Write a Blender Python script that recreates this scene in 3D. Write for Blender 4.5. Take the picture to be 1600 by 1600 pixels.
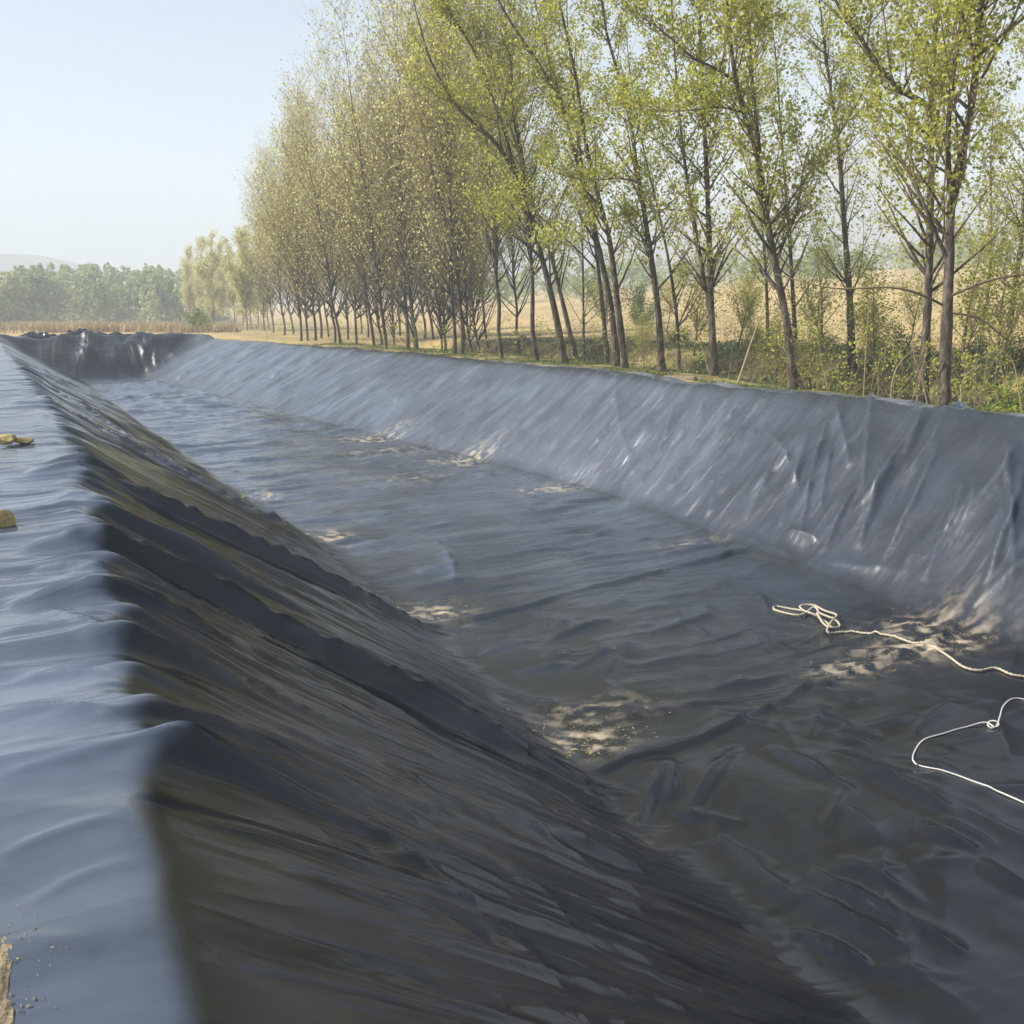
import bpy, math, random
import numpy as np
R = math.radians
rnd = random.Random(7)
NR = np.random.RandomState(11)

for o in list(bpy.data.objects):
    bpy.data.objects.remove(o)
scene = bpy.context.scene
COL = scene.collection

# ------------------------------------------------------------------ helpers
def smooth(m):
    m.polygons.foreach_set('use_smooth', [True] * len(m.polygons))

def mesh_np(name, V, F, sm=True):
    """V (n,3), F list of equal-width int arrays (quads or tris) or a list of those"""
    me = bpy.data.meshes.new(name)
    if not isinstance(F, list):
        F = [F]
    F = [f for f in F if len(f)]
    V = np.asarray(V, np.float32)
    me.vertices.add(len(V)); me.vertices.foreach_set('co', V.ravel())
    idx = np.concatenate([f.ravel() for f in F]).astype(np.int32)
    cnt = np.concatenate([np.full(len(f), f.shape[1], np.int32) for f in F])
    st = np.concatenate([[0], np.cumsum(cnt)[:-1]]).astype(np.int32)
    me.loops.add(len(idx)); me.loops.foreach_set('vertex_index', idx)
    me.polygons.add(len(cnt)); me.polygons.foreach_set('loop_start', st)
    me.update(calc_edges=True)
    if sm:
        me.polygons.foreach_set('use_smooth', np.ones(len(cnt), bool))
    return me

def attr(me, name, vals):
    a = me.attributes.new(name, 'FLOAT', 'POINT')
    a.data.foreach_set('value', np.asarray(vals, np.float32).ravel())

def link(name, me, mat=None, parent=None):
    o = bpy.data.objects.new(name, me)
    COL.objects.link(o)
    if mat is not None and me is not None and not me.materials:
        me.materials.append(mat)
    if parent is not None:
        o.parent = parent
    return o

def tag(o, label=None, cat=None, group=None, kind=None):
    if label: o['label'] = label
    if cat: o['category'] = cat
    if group: o['group'] = group
    if kind: o['kind'] = kind
    return o

def empty(name, loc):
    o = bpy.data.objects.new(name, None)
    COL.objects.link(o)
    o.location = loc
    o.empty_display_size = 0.3
    return o

_perm = np.random.RandomState(3).permutation(256)
_perm = np.concatenate([_perm, _perm])
def noise(x, y, seed=0):
    x = np.asarray(x, float) + seed * 17.31; y = np.asarray(y, float) + seed * 9.73
    x, y = np.broadcast_arrays(x, y)
    xi = np.floor(x).astype(int); yi = np.floor(y).astype(int)
    xf = x - xi; yf = y - yi
    u = xf * xf * xf * (xf * (xf * 6 - 15) + 10); v = yf * yf * yf * (yf * (yf * 6 - 15) + 10)
    def g(ix, iy, dx, dy):
        h = _perm[_perm[ix & 255] + (iy & 255)]
        a = h * (2 * np.pi / 256)
        return np.cos(a) * dx + np.sin(a) * dy
    n00 = g(xi, yi, xf, yf); n10 = g(xi + 1, yi, xf - 1, yf)
    n01 = g(xi, yi + 1, xf, yf - 1); n11 = g(xi + 1, yi + 1, xf - 1, yf - 1)
    return ((n00 * (1 - u) + n10 * u) * (1 - v) + (n01 * (1 - u) + n11 * u) * v) * 1.5
def fbm(x, y, seed=0, o=4):
    s = 0; a = 1.0; f = 1.0
    for k in range(o):
        s = s + a * noise(x * f, y * f, seed + k * 3); a *= .5; f *= 2.03
    return s
def ridge(x, y, seed=0, w=.12):
    n = noise(x, y, seed)
    return np.sqrt(w * w + 0 * n) - np.sqrt(n * n + w * w) + .45    # soft ridge at n = 0
def sst(a, b, x):
    t = np.clip((x - a) / (b - a), 0, 1)
    return t * t * (3 - 2 * t)
def smax(a, b, k):
    h = np.clip(.5 + .5 * (a - b) / k, 0, 1)
    return b * (1 - h) + a * h + k * h * (1 - h)
def smin(a, b, k):
    return -smax(-a, -b, k)

# ------------------------------------------------------------------ camera geometry
FPX, PITCH, YAW, CAMZ = 1500.0, R(11.5), R(25.5), 1.6
def ray(px, py):
    cx, cy = (px - 800) / FPX, (800 - py) / FPX
    up = math.cos(PITCH) * cy - math.sin(PITCH); fw = math.cos(PITCH) + math.sin(PITCH) * cy
    return (cx * math.cos(YAW) + fw * math.sin(YAW), -cx * math.sin(YAW) + fw * math.cos(YAW), up)
def on_plane(px, py, z):
    r = ray(px, py); t = (z - CAMZ) / r[2]
    return (r[0] * t, r[1] * t, z)
FH = (math.sin(YAW), math.cos(YAW))
def at_depth(px, py, D):
    r = ray(px, py); t = D / (r[0] * FH[0] + r[1] * FH[1])
    return np.array([r[0] * t, r[1] * t, CAMZ + r[2] * t])
def foot(px, X):
    """ground position seen in column px standing at lateral distance X, and its depth"""
    r = ray(px, 560); Y = X * r[1] / r[0]
    return X, Y, X * FH[0] + Y * FH[1]

# ------------------------------------------------------------------ terrain
DEP = 2.7
def lineY(pts, y):
    P = np.array(pts, float)
    yy = np.linspace(-10, 100, 1101)
    xx = np.interp(yy, P[:, 0], P[:, 1])
    k = np.hanning(61); k /= k.sum()
    xx = np.convolve(np.pad(xx, 30, mode='edge'), k, 'valid')
    return np.interp(y, yy, xx)
def toeR(y): return lineY([(0, 10.7), (7.7, 10.95), (12.1, 11.2), (15.1, 11.45), (19.5, 11.8), (24, 11.5), (32.2, 10.5), (42.6, 9.3), (60, 7.5), (69, 5.9), (80, 4.6)], y)
def rimR(y): return lineY([(0, 13.9), (10.3, 14.0), (19.2, 14.35), (28.5, 14.7), (45, 14.2), (63, 12.0), (78, 9.7), (90, 8.3)], y)
def toeL(y): return lineY([(0, 4.15), (7.3, 4.16), (12, 4.35), (17.4, 4.3), (22.5, 3.85), (69, 1.9), (80, 1.5)], y)
def rimL(y): return lineY([(0, .15), (9, .12), (15, 0), (37, -1.1), (56, -2.2), (78, -3.1)], y)
def basin(x, y):
    rl, tl, tr, rr = rimL(y), toeL(y), toeR(y), rimR(y)
    zl = -DEP * (x - rl) / (tl - rl); zr = -DEP * (rr - x) / (rr - tr)
    ze = -DEP + (y - 71.5 - .12 * (x - 4)) * (DEP / 4.2)
    z = smax(smax(zl, zr, .35), ze, .4)
    z = smax(z, -DEP + 0 * z, .3)
    top = .06 * noise(y * .16, x * .05, 41) + .03 * noise(y * .6, x * .1, 42)
    top = top * sst(4, 10, x) + .16 * sst(70, 78, y)
    return smin(z, top, .055)
DITCH = (21.2, 25.8)
def terrain(x, y):
    x = np.asarray(x, float); y = np.asarray(y, float)
    rr = rimR(np.clip(y, -10, 100))
    n = .07 * fbm(x * .25, y * .25, 5, 3)
    # right side: strip, ditch, bank, rising field
    near = 1 - sst(17, 30, y)
    strip = -.12 - .3 * near * sst(rr + .6, rr + 3, x)
    g = np.where(x > rr, strip, 0.0) + n
    dm = sst(DITCH[0] - 2.6, DITCH[0], x) * (1 - sst(DITCH[1], DITCH[1] + 2.8, x)) * (1 - sst(60, 80, y))
    g = g * (1 - dm) - 1.45 * dm
    g = g + .085 * 180 * (np.log1p(np.exp((np.clip(x, -400, 1400) - 34) / 5)) * 5 / 180) * 1.0 * (x > -50) * np.where(x < 190, 1, 0) \
        + np.where(x >= 190, .085 * 156 + .01 * (x - 190), 0)
    g = g + .5 * sst(40, 120, x) * fbm(x * .02, y * .02, 8, 3)
    # basin: pull the soil under the liner
    b = basin(x, np.clip(y, -10, 90))
    inside = (x > rimL(y) - 1.5) & (x < rr + .9) & (y < 77.5) & (y > -9)
    g = np.where(inside, b - .13 - .4 * sst(.05, .9, -b), g)
    g = np.where((x <= rimL(y) - 1.5), np.minimum(g, 0) - .03 + .05 * fbm(x * .8, y * .8, 6, 3), g)
    return g

# ------------------------------------------------------------------ materials
def new_mat(name):
    m = bpy.data.materials.new(name); m.use_nodes = True
    nt = m.node_tree; b = nt.nodes['Principled BSDF']
    return m, nt, b
def nd(nt, t, **kw):
    n = nt.nodes.new(t)
    for k, v in kw.items():
        if k == 'ins':
            for i, val in v.items(): n.inputs[i].default_value = val
        else: setattr(n, k, v)
    return n
def ramp(nt, src, stops):
    r = nd(nt, 'ShaderNodeValToRGB')
    el = r.color_ramp.elements
    while len(el) < len(stops): el.new(.5)
    for e, (p, c) in zip(el, stops):
        e.position = p; e.color = (c[0], c[1], c[2], 1) if len(c) == 3 else c
    nt.links.new(src, r.inputs[0]); return r
def noise_tex(nt, scale, detail=4, vec=None, rough=.55):
    n = nd(nt, 'ShaderNodeTexNoise'); n.inputs['Scale'].default_value = scale
    n.inputs['Detail'].default_value = detail; n.inputs['Roughness'].default_value = rough
    if vec is not None: nt.links.new(vec, n.inputs['Vector'])
    return n
def objvec(nt, sc=(1, 1, 1)):
    tc = nd(nt, 'ShaderNodeTexCoord'); mp = nd(nt, 'ShaderNodeMapping')
    mp.inputs['Scale'].default_value = sc
    nt.links.new(tc.outputs['Object'], mp.inputs['Vector']); return mp.outputs['Vector']
def geovec(nt, sc=(1, 1, 1)):
    tc = nd(nt, 'ShaderNodeNewGeometry'); mp = nd(nt, 'ShaderNodeMapping')
    mp.inputs['Scale'].default_value = sc
    nt.links.new(tc.outputs['Position'], mp.inputs['Vector']); return mp.outputs['Vector']
def mixc(nt, fac, a, b):
    m = nd(nt, 'ShaderNodeMix', data_type='RGBA')
    for sock, v in ((m.inputs[0], fac), (m.inputs[6], a), (m.inputs[7], b)):
        if hasattr(v, 'links'): nt.links.new(v, sock)
        elif isinstance(v, (int, float)): sock.default_value = v
        else: sock.default_value = (v[0], v[1], v[2], 1)
    return m.outputs[2]
def math_n(nt, op, a, b=None):
    m = nd(nt, 'ShaderNodeMath', operation=op)
    for i, v in enumerate((a, b)):
        if v is None: continue
        if hasattr(v, 'links'): nt.links.new(v, m.inputs[i])
        else: m.inputs[i].default_value = v
    return m.outputs[0]

def liner_material():
    m, nt, b = new_mat('black_liner_plastic')
    at = nd(nt, 'ShaderNodeAttribute', attribute_name='dust')
    st = noise_tex(nt, 1.0, 5, objvec(nt, (.55, 1.7, 1)))
    fine = noise_tex(nt, 9.0, 6, objvec(nt, (.7, 1.5, 1)), .65)
    s1 = ramp(nt, st.outputs['Fac'], [(.38, (0, 0, 0)), (.68, (1, 1, 1))])
    s2 = ramp(nt, fine.outputs['Fac'], [(.30, (.65, .65, .65)), (.75, (1, 1, 1))])
    film_sheen = math_n(nt, 'MULTIPLY', math_n(nt, 'MULTIPLY_ADD', s1.outputs[0], .6), s2.outputs[0])
    film_sheen.node.inputs[0].links  # keep
    fa = nd(nt, 'ShaderNodeAttribute', attribute_name='film_sheen')  # dust film, with sky sheen and sunlit tone painted in by region
    f1 = math_n(nt, 'MULTIPLY', math_n(nt, 'MULTIPLY_ADD', film_sheen, .9), fa.outputs['Fac'])
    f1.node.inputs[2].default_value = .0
    sheen_mix = nd(nt, 'ShaderNodeClamp'); nt.links.new(math_n(nt, 'MULTIPLY', math_n(nt, 'ADD', film_sheen, .45), fa.outputs['Fac']), sheen_mix.inputs[0])
    thin = mixc(nt, sheen_mix.outputs[0], (.009, .010, .0115), (.108, .129, .170))  # pale blue end carries reflected sky as base colour
    # caked dry mud where the sheet has collected it
    d1 = math_n(nt, 'MULTIPLY', at.outputs['Fac'], math_n(nt, 'ADD', s2.outputs[0], .25))
    dcl = nd(nt, 'ShaderNodeClamp'); nt.links.new(d1, dcl.inputs[0])
    base = mixc(nt, dcl.outputs[0], thin, (.50, .42, .31))
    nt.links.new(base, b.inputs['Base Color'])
    rr = nd(nt, 'ShaderNodeMapRange'); nt.links.new(film_sheen, rr.inputs['Value'])
    rr.inputs['To Min'].default_value = .12; rr.inputs['To Max'].default_value = .22
    r2 = math_n(nt, 'ADD', rr.outputs[0], math_n(nt, 'MULTIPLY', dcl.outputs[0], .3))
    ma = nd(nt, 'ShaderNodeAttribute', attribute_name='matte')
    r2 = math_n(nt, 'ADD', r2, math_n(nt, 'MULTIPLY', ma.outputs['Fac'], .2))
    nt.links.new(r2, b.inputs['Roughness'])
    b.inputs['IOR'].default_value = 1.54
    b.inputs['Specular IOR Level'].default_value = .38
    # tight wrinkles: thin sharp lines running across the sheet, at three sizes
    def lines(sc, vec, det, pw):
        n_ = noise_tex(nt, sc, det, objvec(nt, vec), .5)
        d_ = nd(nt, 'ShaderNodeMath', operation='ABSOLUTE'); nt.links.new(math_n(nt, 'SUBTRACT', n_.outputs['Fac'], .5), d_.inputs[0])
        return math_n(nt, 'SUBTRACT', 1.0, math_n(nt, 'POWER', math_n(nt, 'MULTIPLY', d_.outputs[0], 2.0), pw))
    h = math_n(nt, 'ADD', math_n(nt, 'MULTIPLY', lines(1.0, (.30, 1.9, .30), 1.5, .75), 1.0), math_n(nt, 'MULTIPLY', lines(1.0, (.55, 5.2, .55), 1.0, .8), .38))
    h = math_n(nt, 'ADD', h, math_n(nt, 'MULTIPLY', lines(1.0, (1.6, 2.3, 1.6), 2.0, .8), .35))
    h = math_n(nt, 'ADD', h, math_n(nt, 'MULTIPLY', noise_tex(nt, 34.0, 2, objvec(nt, (1, 1.3, 1)), .5).outputs['Fac'], .03))
    wk = nd(nt, 'ShaderNodeAttribute', attribute_name='wrinkle')
    bp = nd(nt, 'ShaderNodeBump'); bp.inputs['Distance'].default_value = .055
    nt.links.new(math_n(nt, 'MULTIPLY', wk.outputs['Fac'], .8), bp.inputs['Strength'])
    nt.links.new(h, bp.inputs['Height']); nt.links.new(bp.outputs[0], b.inputs['Normal'])
    return m
M_LINER = liner_material()

def simple_mat(name, stops, scale, rough=.9, bump=0, det=6, vec_sc=(1, 1, 1), spec=.3, dist=.02):
    m, nt, b = new_mat(name)
    n = noise_tex(nt, scale, det, objvec(nt, vec_sc), .6)
    r = ramp(nt, n.outputs['Fac'], stops)
    nt.links.new(r.outputs[0], b.inputs['Base Color'])
    b.inputs['Roughness'].default_value = rough; b.inputs['Specular IOR Level'].default_value = spec
    if bump:
        bp = nd(nt, 'ShaderNodeBump'); bp.inputs['Strength'].default_value = bump; bp.inputs['Distance'].default_value = dist
        nt.links.new(n.outputs['Fac'], bp.inputs['Height']); nt.links.new(bp.outputs[0], b.inputs['Normal'])
    return m

def ground_material():
    m, nt, b = new_mat('dry_ground')
    g = geovec(nt)
    a = nd(nt, 'ShaderNodeAttribute', attribute_name='green')
    big = noise_tex(nt, .05, 5, g); mid = noise_tex(nt, .5, 6, g); fin = noise_tex(nt, 6, 5, g)
    c1 = ramp(nt, mid.outputs['Fac'], [(.3, (.33, .23, .11)), (.5, (.52, .37, .18)), (.72, (.64, .48, .26))])
    c2 = ramp(nt, big.outputs['Fac'], [(.35, (.27, .25, .11)), (.6, (.52, .36, .165))])
    c = mixc(nt, .45, c1.outputs[0], c2.outputs[0])
    gr = ramp(nt, mid.outputs['Fac'], [(.35, (.06, .075, .022)), (.65, (.14, .15, .045))])
    gf = math_n(nt, 'MULTIPLY', a.outputs['Fac'], ramp(nt, fin.outputs['Fac'], [(.3, (.5, .5, .5)), (.6, (1, 1, 1))]).outputs[0])
    c = mixc(nt, gf, c, gr.outputs[0])
    nt.links.new(c, b.inputs['Base Color'])
    b.inputs['Roughness'].default_value = .95; b.inputs['Specular IOR Level'].default_value = .1
    bp = nd(nt, 'ShaderNodeBump'); bp.inputs['Strength'].default_value = .8; bp.inputs['Distance'].default_value = .1
    nt.links.new(fin.outputs['Fac'], bp.inputs['Height']); nt.links.new(bp.outputs[0], b.inputs['Normal'])
    return m
M_GROUND = ground_material()

def leaf_material(name, dark, mid, light, trans=.35):
    m, nt, b = new_mat(name)
    at = nd(nt, 'ShaderNodeAttribute', attribute_name='tint')
    r = ramp(nt, at.outputs['Fac'], [(0, dark), (.5, mid), (1, light)])
    nt.links.new(r.outputs[0], b.inputs['Base Color'])
    b.inputs['Roughness'].default_value = .55; b.inputs['Specular IOR Level'].default_value = .35
    tr = nd(nt, 'ShaderNodeBsdfTranslucent')
    nt.links.new(r.outputs[0], tr.inputs['Color'])
    mx = nd(nt, 'ShaderNodeMixShader'); mx.inputs[0].default_value = trans
    nt.links.new(b.outputs[0], mx.inputs[1]); nt.links.new(tr.outputs[0], mx.inputs[2])
    nt.links.new(mx.outputs[0], nt.nodes['Material Output'].inputs['Surface'])
    return m
M_LEAF = leaf_material('spring_leaf', (.24, .27, .03), (.46, .48, .07), (.62, .62, .16), .65)
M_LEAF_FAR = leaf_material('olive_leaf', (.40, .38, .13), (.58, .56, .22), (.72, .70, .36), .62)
M_LEAF_BUSH = leaf_material('bush_leaf', (.045, .075, .016), (.095, .145, .032), (.18, .235, .055), .35)
M_LEAF_LIME = leaf_material('lime_leaf', (.13, .17, .02), (.24, .29, .035), (.36, .40, .06), .4)
M_LEAF_WOOD = leaf_material('wood_leaf', (.22, .29, .085), (.34, .40, .14), (.46, .50, .22), .35)
M_STRAW = leaf_material('dry_straw', (.22, .16, .07), (.38, .29, .14), (.52, .43, .24), .2)
def bark_material():
    m, nt, b = new_mat('poplar_bark')
    n = noise_tex(nt, 3.0, 6, geovec(nt, (3, 3, 1.0)), .65)
    r = ramp(nt, n.outputs['Fac'], [(.32, (.035, .027, .02)), (.5, (.085, .068, .05)), (.72, (.24, .21, .17))])
    at = nd(nt, 'ShaderNodeAttribute', attribute_name='girth')
    mr = nd(nt, 'ShaderNodeMapRange'); nt.links.new(at.outputs['Fac'], mr.inputs['Value'])
    mr.inputs['From Min'].default_value = .006; mr.inputs['From Max'].default_value = .035
    cc = mixc(nt, mr.outputs[0], (.34, .27, .15), r.outputs[0])
    nt.links.new(cc, b.inputs['Base Color']); b.inputs['Roughness'].default_value = .9
    b.inputs['Specular IOR Level'].default_value = .15
    bp = nd(nt, 'ShaderNodeBump'); bp.inputs['Strength'].default_value = .7; bp.inputs['Distance'].default_value = .03
    nt.links.new(n.outputs['Fac'], bp.inputs['Height']); nt.links.new(bp.outputs[0], b.inputs['Normal'])
    return m
M_BARK = bark_material()
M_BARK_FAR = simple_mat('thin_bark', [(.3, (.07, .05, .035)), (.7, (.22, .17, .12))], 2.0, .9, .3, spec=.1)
M_STONE = simple_mat('yellow_stone', [(.3, (.30, .22, .09)), (.55, (.55, .43, .19)), (.75, (.68, .57, .32))], 14, .85, .6)
M_SOIL = simple_mat('loose_soil', [(.3, (.16, .12, .075)), (.55, (.30, .235, .15)), (.75, (.46, .38, .26))], 40, .95, .8)
M_ROPE = simple_mat('white_rope', [(.3, (.36, .31, .22)), (.7, (.62, .55, .42))], 60, .8, .5)
M_ROPE2 = simple_mat('thin_white_cord', [(.3, (.42, .41, .38)), (.7, (.66, .65, .60))], 60, .7, .3)
M_HILL = simple_mat('hill_scrub', [(.35, (.06, .07, .045)), (.65, (.13, .12, .08))], .02, 1, 0, spec=0)

# ------------------------------------------------------------------ liner
def build_liner():
    ys = [-2.5]
    while ys[-1] < 79.5:
        y = ys[-1]; ys.append(y + (.05 if y < .8 else .013 + .0030 * y))
    ys = np.array(ys); ny = len(ys)
    def sec(a, b, n): return np.linspace(a, b, n, endpoint=False)
    u = np.concatenate([sec(0, 1, 62), sec(1, 2, 165), sec(2, 3, 200), sec(3, 4, 135), np.linspace(4, 5, 34)])
    Yc = ys
    L = [rimL(Yc) - 1.55, rimL(Yc), toeL(Yc), toeR(Yc), rimR(Yc), rimR(Yc) + .95]
    k = np.clip(u.astype(int), 0, 4); fr = u - k
    La = np.array(L)                                   # 6 x ny
    X = La[k].T * (1 - fr) + La[k + 1].T * fr           # ny x nu
    Y = np.repeat(Yc[:, None], len(u), 1)
    # ragged outer edges
    edge = .25 * fbm(Y * .35, Y * 0 + 2, 30, 3)
    X = X + edge * np.clip(1 - u, 0, 1)[None, :] + .22 * fbm(Y * .5, Y * 0 + 5, 31, 3) * np.clip(u - 4.4, 0, 1)[None, :] / .6
    U_ = np.repeat(u[None, :], ny, 0)
    off = np.zeros_like(Y); PL = np.zeros_like(Y)
    rg = random.Random(21); yk = 3.72; XR = X - rimL(Y)
    while yk < 62:
        sp = rg.uniform(.30, .62) * (1 + yk * .03)
        a = rg.uniform(.10, .30) * (1 if yk < 30 else .8); w_ = sp * rg.uniform(.35, .6)
        bend = rg.gauss(0, .12); sk = rg.gauss(0, .10)
        t = Y - yk - bend * np.clip(XR, -2, 1.0) ** 2 - sk * np.clip(XR, -2, 2.5) - .05 * noise(X * 1.3, Y * 0 + yk, 77)
        off = np.maximum(off, a * np.exp(-np.abs(Y - yk - sk * 0) / (w_ * .55)))
        le, lo = rg.uniform(.25, 1.1), rg.uniform(.5, 2.6)
        env = np.where(XR < 0, np.exp(-(XR / le) ** 2), np.exp(-(XR / lo) ** 2))
        prof = np.where(t > 0, np.exp(-t / (w_ * .55)), np.exp(t / (w_ * .30)))
        PL = np.maximum(PL, env * prof * rg.uniform(.012, .045))
        yk += sp
    near_ = np.exp(-((U_ - 1) / .16) ** 2)
    Z = basin(X - off * near_, Y) + PL * (1 - sst(30, 60, Y) * .6)
    U = np.repeat(u[None, :], ny, 0)
    rl = rimL(Y)
    # section masks
    mB = 1 - sst(.96, 1.08, U)                          # left berm top
    mRim = np.exp(-((U - 1.0) / .10) ** 2)
    mS = sst(.98, 1.12, U) * (1 - sst(1.93, 2.06, U))   # left slope
    mF = sst(1.95, 2.06, U) * (1 - sst(2.95, 3.03, U))  # floor
    mW = sst(2.96, 3.05, U) * (1 - sst(3.9, 4.02, U))   # right wall
    mT = sst(3.9, 4.02, U)
    mE = sst(70.3, 72, Y - .12 * (X - 4))
    fadeE = 1 - mE
    D = 0 * Z
    def cs(a, b_): return slice(int(np.searchsorted(u, a)), int(np.searchsorted(u, b_)) + 1)
    def crumple(x, y, f, seed, w=.03):
        s_ = 0
        for k_, an in enumerate((.35, 1.45, 2.5)):
            c_, n_ = math.cos(an + seed), math.sin(an + seed)
            s_ = s_ + ridge((c_ * x + n_ * y) * f * (1 + .35 * k_), (-n_ * x + c_ * y) * f * .38, seed + k_, w) / (1 + .35 * k_)
        return s_ / f
    # --- left berm: cross wrinkles, pulled tight into ridges at the rim
    c = cs(0, 1.4); x, y, rl_ = X[:, c], Y[:, c], rl[:, c]
    far = sst(3.3, 5.0, y)
    q = y + .22 * noise(x * 1.1, y * .8, 3) + .10 * (x - rl_)
    w1 = ridge(q * 1.15, x * .55, 4, .06) * .085 + ridge(q * 2.3, x * .8, 5, .05) * .045 + noise(q * .5, x * .3, 6) * .03
    D[:, c] += (mB[:, c] * .62 + mRim[:, c] * .3) * w1 * far * (1 - .5 * sst(25, 50, y))
    D[:, c] += mB[:, c] * (1 - far) * (.035 * noise(q * 1.3, x * .9, 7) + .030 * ridge(q * 1.8, x * .8, 8, .04))
    # --- left slope: folds running down the slope
    c = cs(.95, 2.1); x, y, rl_ = X[:, c], Y[:, c], rl[:, c]
    q = y - .10 * (x - rl_) + .16 * noise(x * .35, y * .45, 9) - .035 * (x - rl_) ** 2 * noise(y * .25, 0 * y, 10)
    am = .55 + .45 * sst(4.5, 7, y)
    sl = noise(q * .75, x * .10, 11) * .05 + ridge(q * 1.3, x * .10, 12, .03) * .085 + ridge(q * 3.2, x * .16, 13, .03) * .036 + ridge(q * 7.5, x * .25, 14, .04) * .010
    D[:, c] += 1.45 * mS[:, c] * sl * am * fadeE[:, c]
    # --- panel overlaps: long folds right across the basin
    seamL = [4.6, 7.2, 11.9, 17.4, 22.4, 27.8, 33.5, 39.5, 46, 53, 60]
    for i, sy in enumerate(seamL):
        r = slice(int(np.searchsorted(ys, sy - 2)), int(np.searchsorted(ys, sy + 4.5))); x, y = X[r], Y[r]
        dy = sy * 1.0 + (1.6 if sy > 6 else .5) * (x - 4.2) / 7 * (x > 4.2) - .25 * (4.2 - np.minimum(x, 4.2)) / 4
        t = y - dy - .22 * noise(x * .5, 0 * x + i * 3.1, 15) - .05 * noise(x * 2, 0 * x + i * 1.7, 16)
        wdt = .08 + .008 * sy
        prof = np.where(t > 0, np.exp(-t / (wdt * 1.1)), np.exp(-(t / (wdt * .28)) ** 2))
        amp = (mS[r] * .09 + mF[r] * (.085 if sy > 6 else .02) + mW[r] * .03 + mRim[r] * .05) * (.7 + .5 * noise(x * .4, 0 * x + i * 5.3, 17))
        D[r] += prof * amp * (1.0 if sy > 6 else .45) * fadeE[r]
    # --- floor
    c = cs(1.9, 3.1); x, y = X[:, c], Y[:, c]
    ff = sst(9, 16, y)
    q = y + .30 * noise(x * .35, y * .5, 18) - .10 * x
    D[:, c] += 1.7 * mF[:, c] * fadeE[:, c] * ff * (ridge(q * .85, x * .16, 19, .03) * .05 + ridge(q * 1.9, x * .3, 20, .03) * .06 + ridge(q * 4, x * .6, 21, .04) * .022)
    wx = .35 * noise(x * .5, y * .5, 1); wy = .3 * noise(x * .6, y * .6, 2)
    D[:, c] += mF[:, c] * (1 - .8 * ff) * (.06 * noise(x * .35, y * .35, 22) + crumple(x + wx, y + wy, .42, 23) * .034 + crumple(x + wy, y + wx, 1.1, 24) * .022 + crumple(x, y, 2.8, 25, .05) * .012)
    # --- right wall: tight up-slope striations far off, loose baggy folds near
    c = cs(2.9, 4.1); x, y = X[:, c], Y[:, c]; tr = toeR(ys)[:, None]
    nearW = 1 - sst(12, 20, y)
    q = y + .25 * noise(x * .4, y * .4, 26) + .18 * (x - tr)
    D[:, c] += mW[:, c] * fadeE[:, c] * (1 - .75 * nearW) * (noise(q * .9, x * .15, 27) * .04 + ridge(q * 2.6, x * .25, 28, .03) * .048 + ridge(q * 5.2, x * .4, 29, .03) * .032)
    q2 = y - .42 * (x - tr) + .5 * noise(x * .45, y * .45, 32)
    D[:, c] += mW[:, c] * nearW * (noise(q2 * .5, x * .30, 33) * .15 + ridge(q2 * .75, x * .26, 34, .03) * .13 + ridge(q2 * 1.7, x * .5, 35, .03) * .045 + crumple(x + .2 * y, y, .8, 36, .03) * .03)
    mToe = np.exp(-((U[:, c] - 3.0) / .06) ** 2)
    D[:, c] += mToe * (.05 * ridge(y * .8, x * .5, 37, .08) * (y < 30) + .03 * ridge(y * 2.1, x * .6, 38, .08)) * fadeE[:, c]
    # --- single creases: sharp, short, each at its own place
    FX = np.zeros_like(Z)  # pale streaks along creases: highlights painted into the colour
    def crease(xa, ya, xb, yb, w_, amp, fx=0.0, sharp=.3, curve=0.0):
        st_ = .013 + .003 * max(.5, (ya + yb) / 2); w_ = max(w_, 1.7 * st_); sharp = max(sharp, 1.5 * st_ / w_)
        lo, hi = min(ya, yb) - 5 * w_, max(ya, yb) + 5 * w_
        r0, r1 = np.searchsorted(ys, lo), np.searchsorted(ys, hi)
        if r1 - r0 < 2: return
        xx, yy = X[r0:r1], Y[r0:r1]
        L_ = math.hypot(xb - xa, yb - ya) + 1e-6; dx, dy = (xb - xa) / L_, (yb - ya) / L_
        sl_ = ((xx - xa) * dx + (yy - ya) * dy) / L_ * 2 - 1
        t = -(xx - xa) * dy + (yy - ya) * dx
        t = t - curve * (1 - sl_ ** 2) + .25 * w_ * noise(xx * 3, yy * 3, 90)
        if dx < 0: t = -t
        env = np.clip(1 - sl_ ** 2, 0, 1) ** .8
        p = np.where(t > 0, np.exp(-t / w_), np.exp(t / (w_ * sharp))) * env
        p[p < .004] = 0
        D[r0:r1] += 1.5 * amp * p
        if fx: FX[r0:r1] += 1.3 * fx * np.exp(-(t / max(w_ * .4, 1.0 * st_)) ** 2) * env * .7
    def on_basin(px, py):
        z = -1.3
        for _ in range(12):
            q_ = on_plane(px, py, z); z = .5 * z + .5 * float(basin(np.array(q_[0]), np.array(q_[1])))
        return q_
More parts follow.
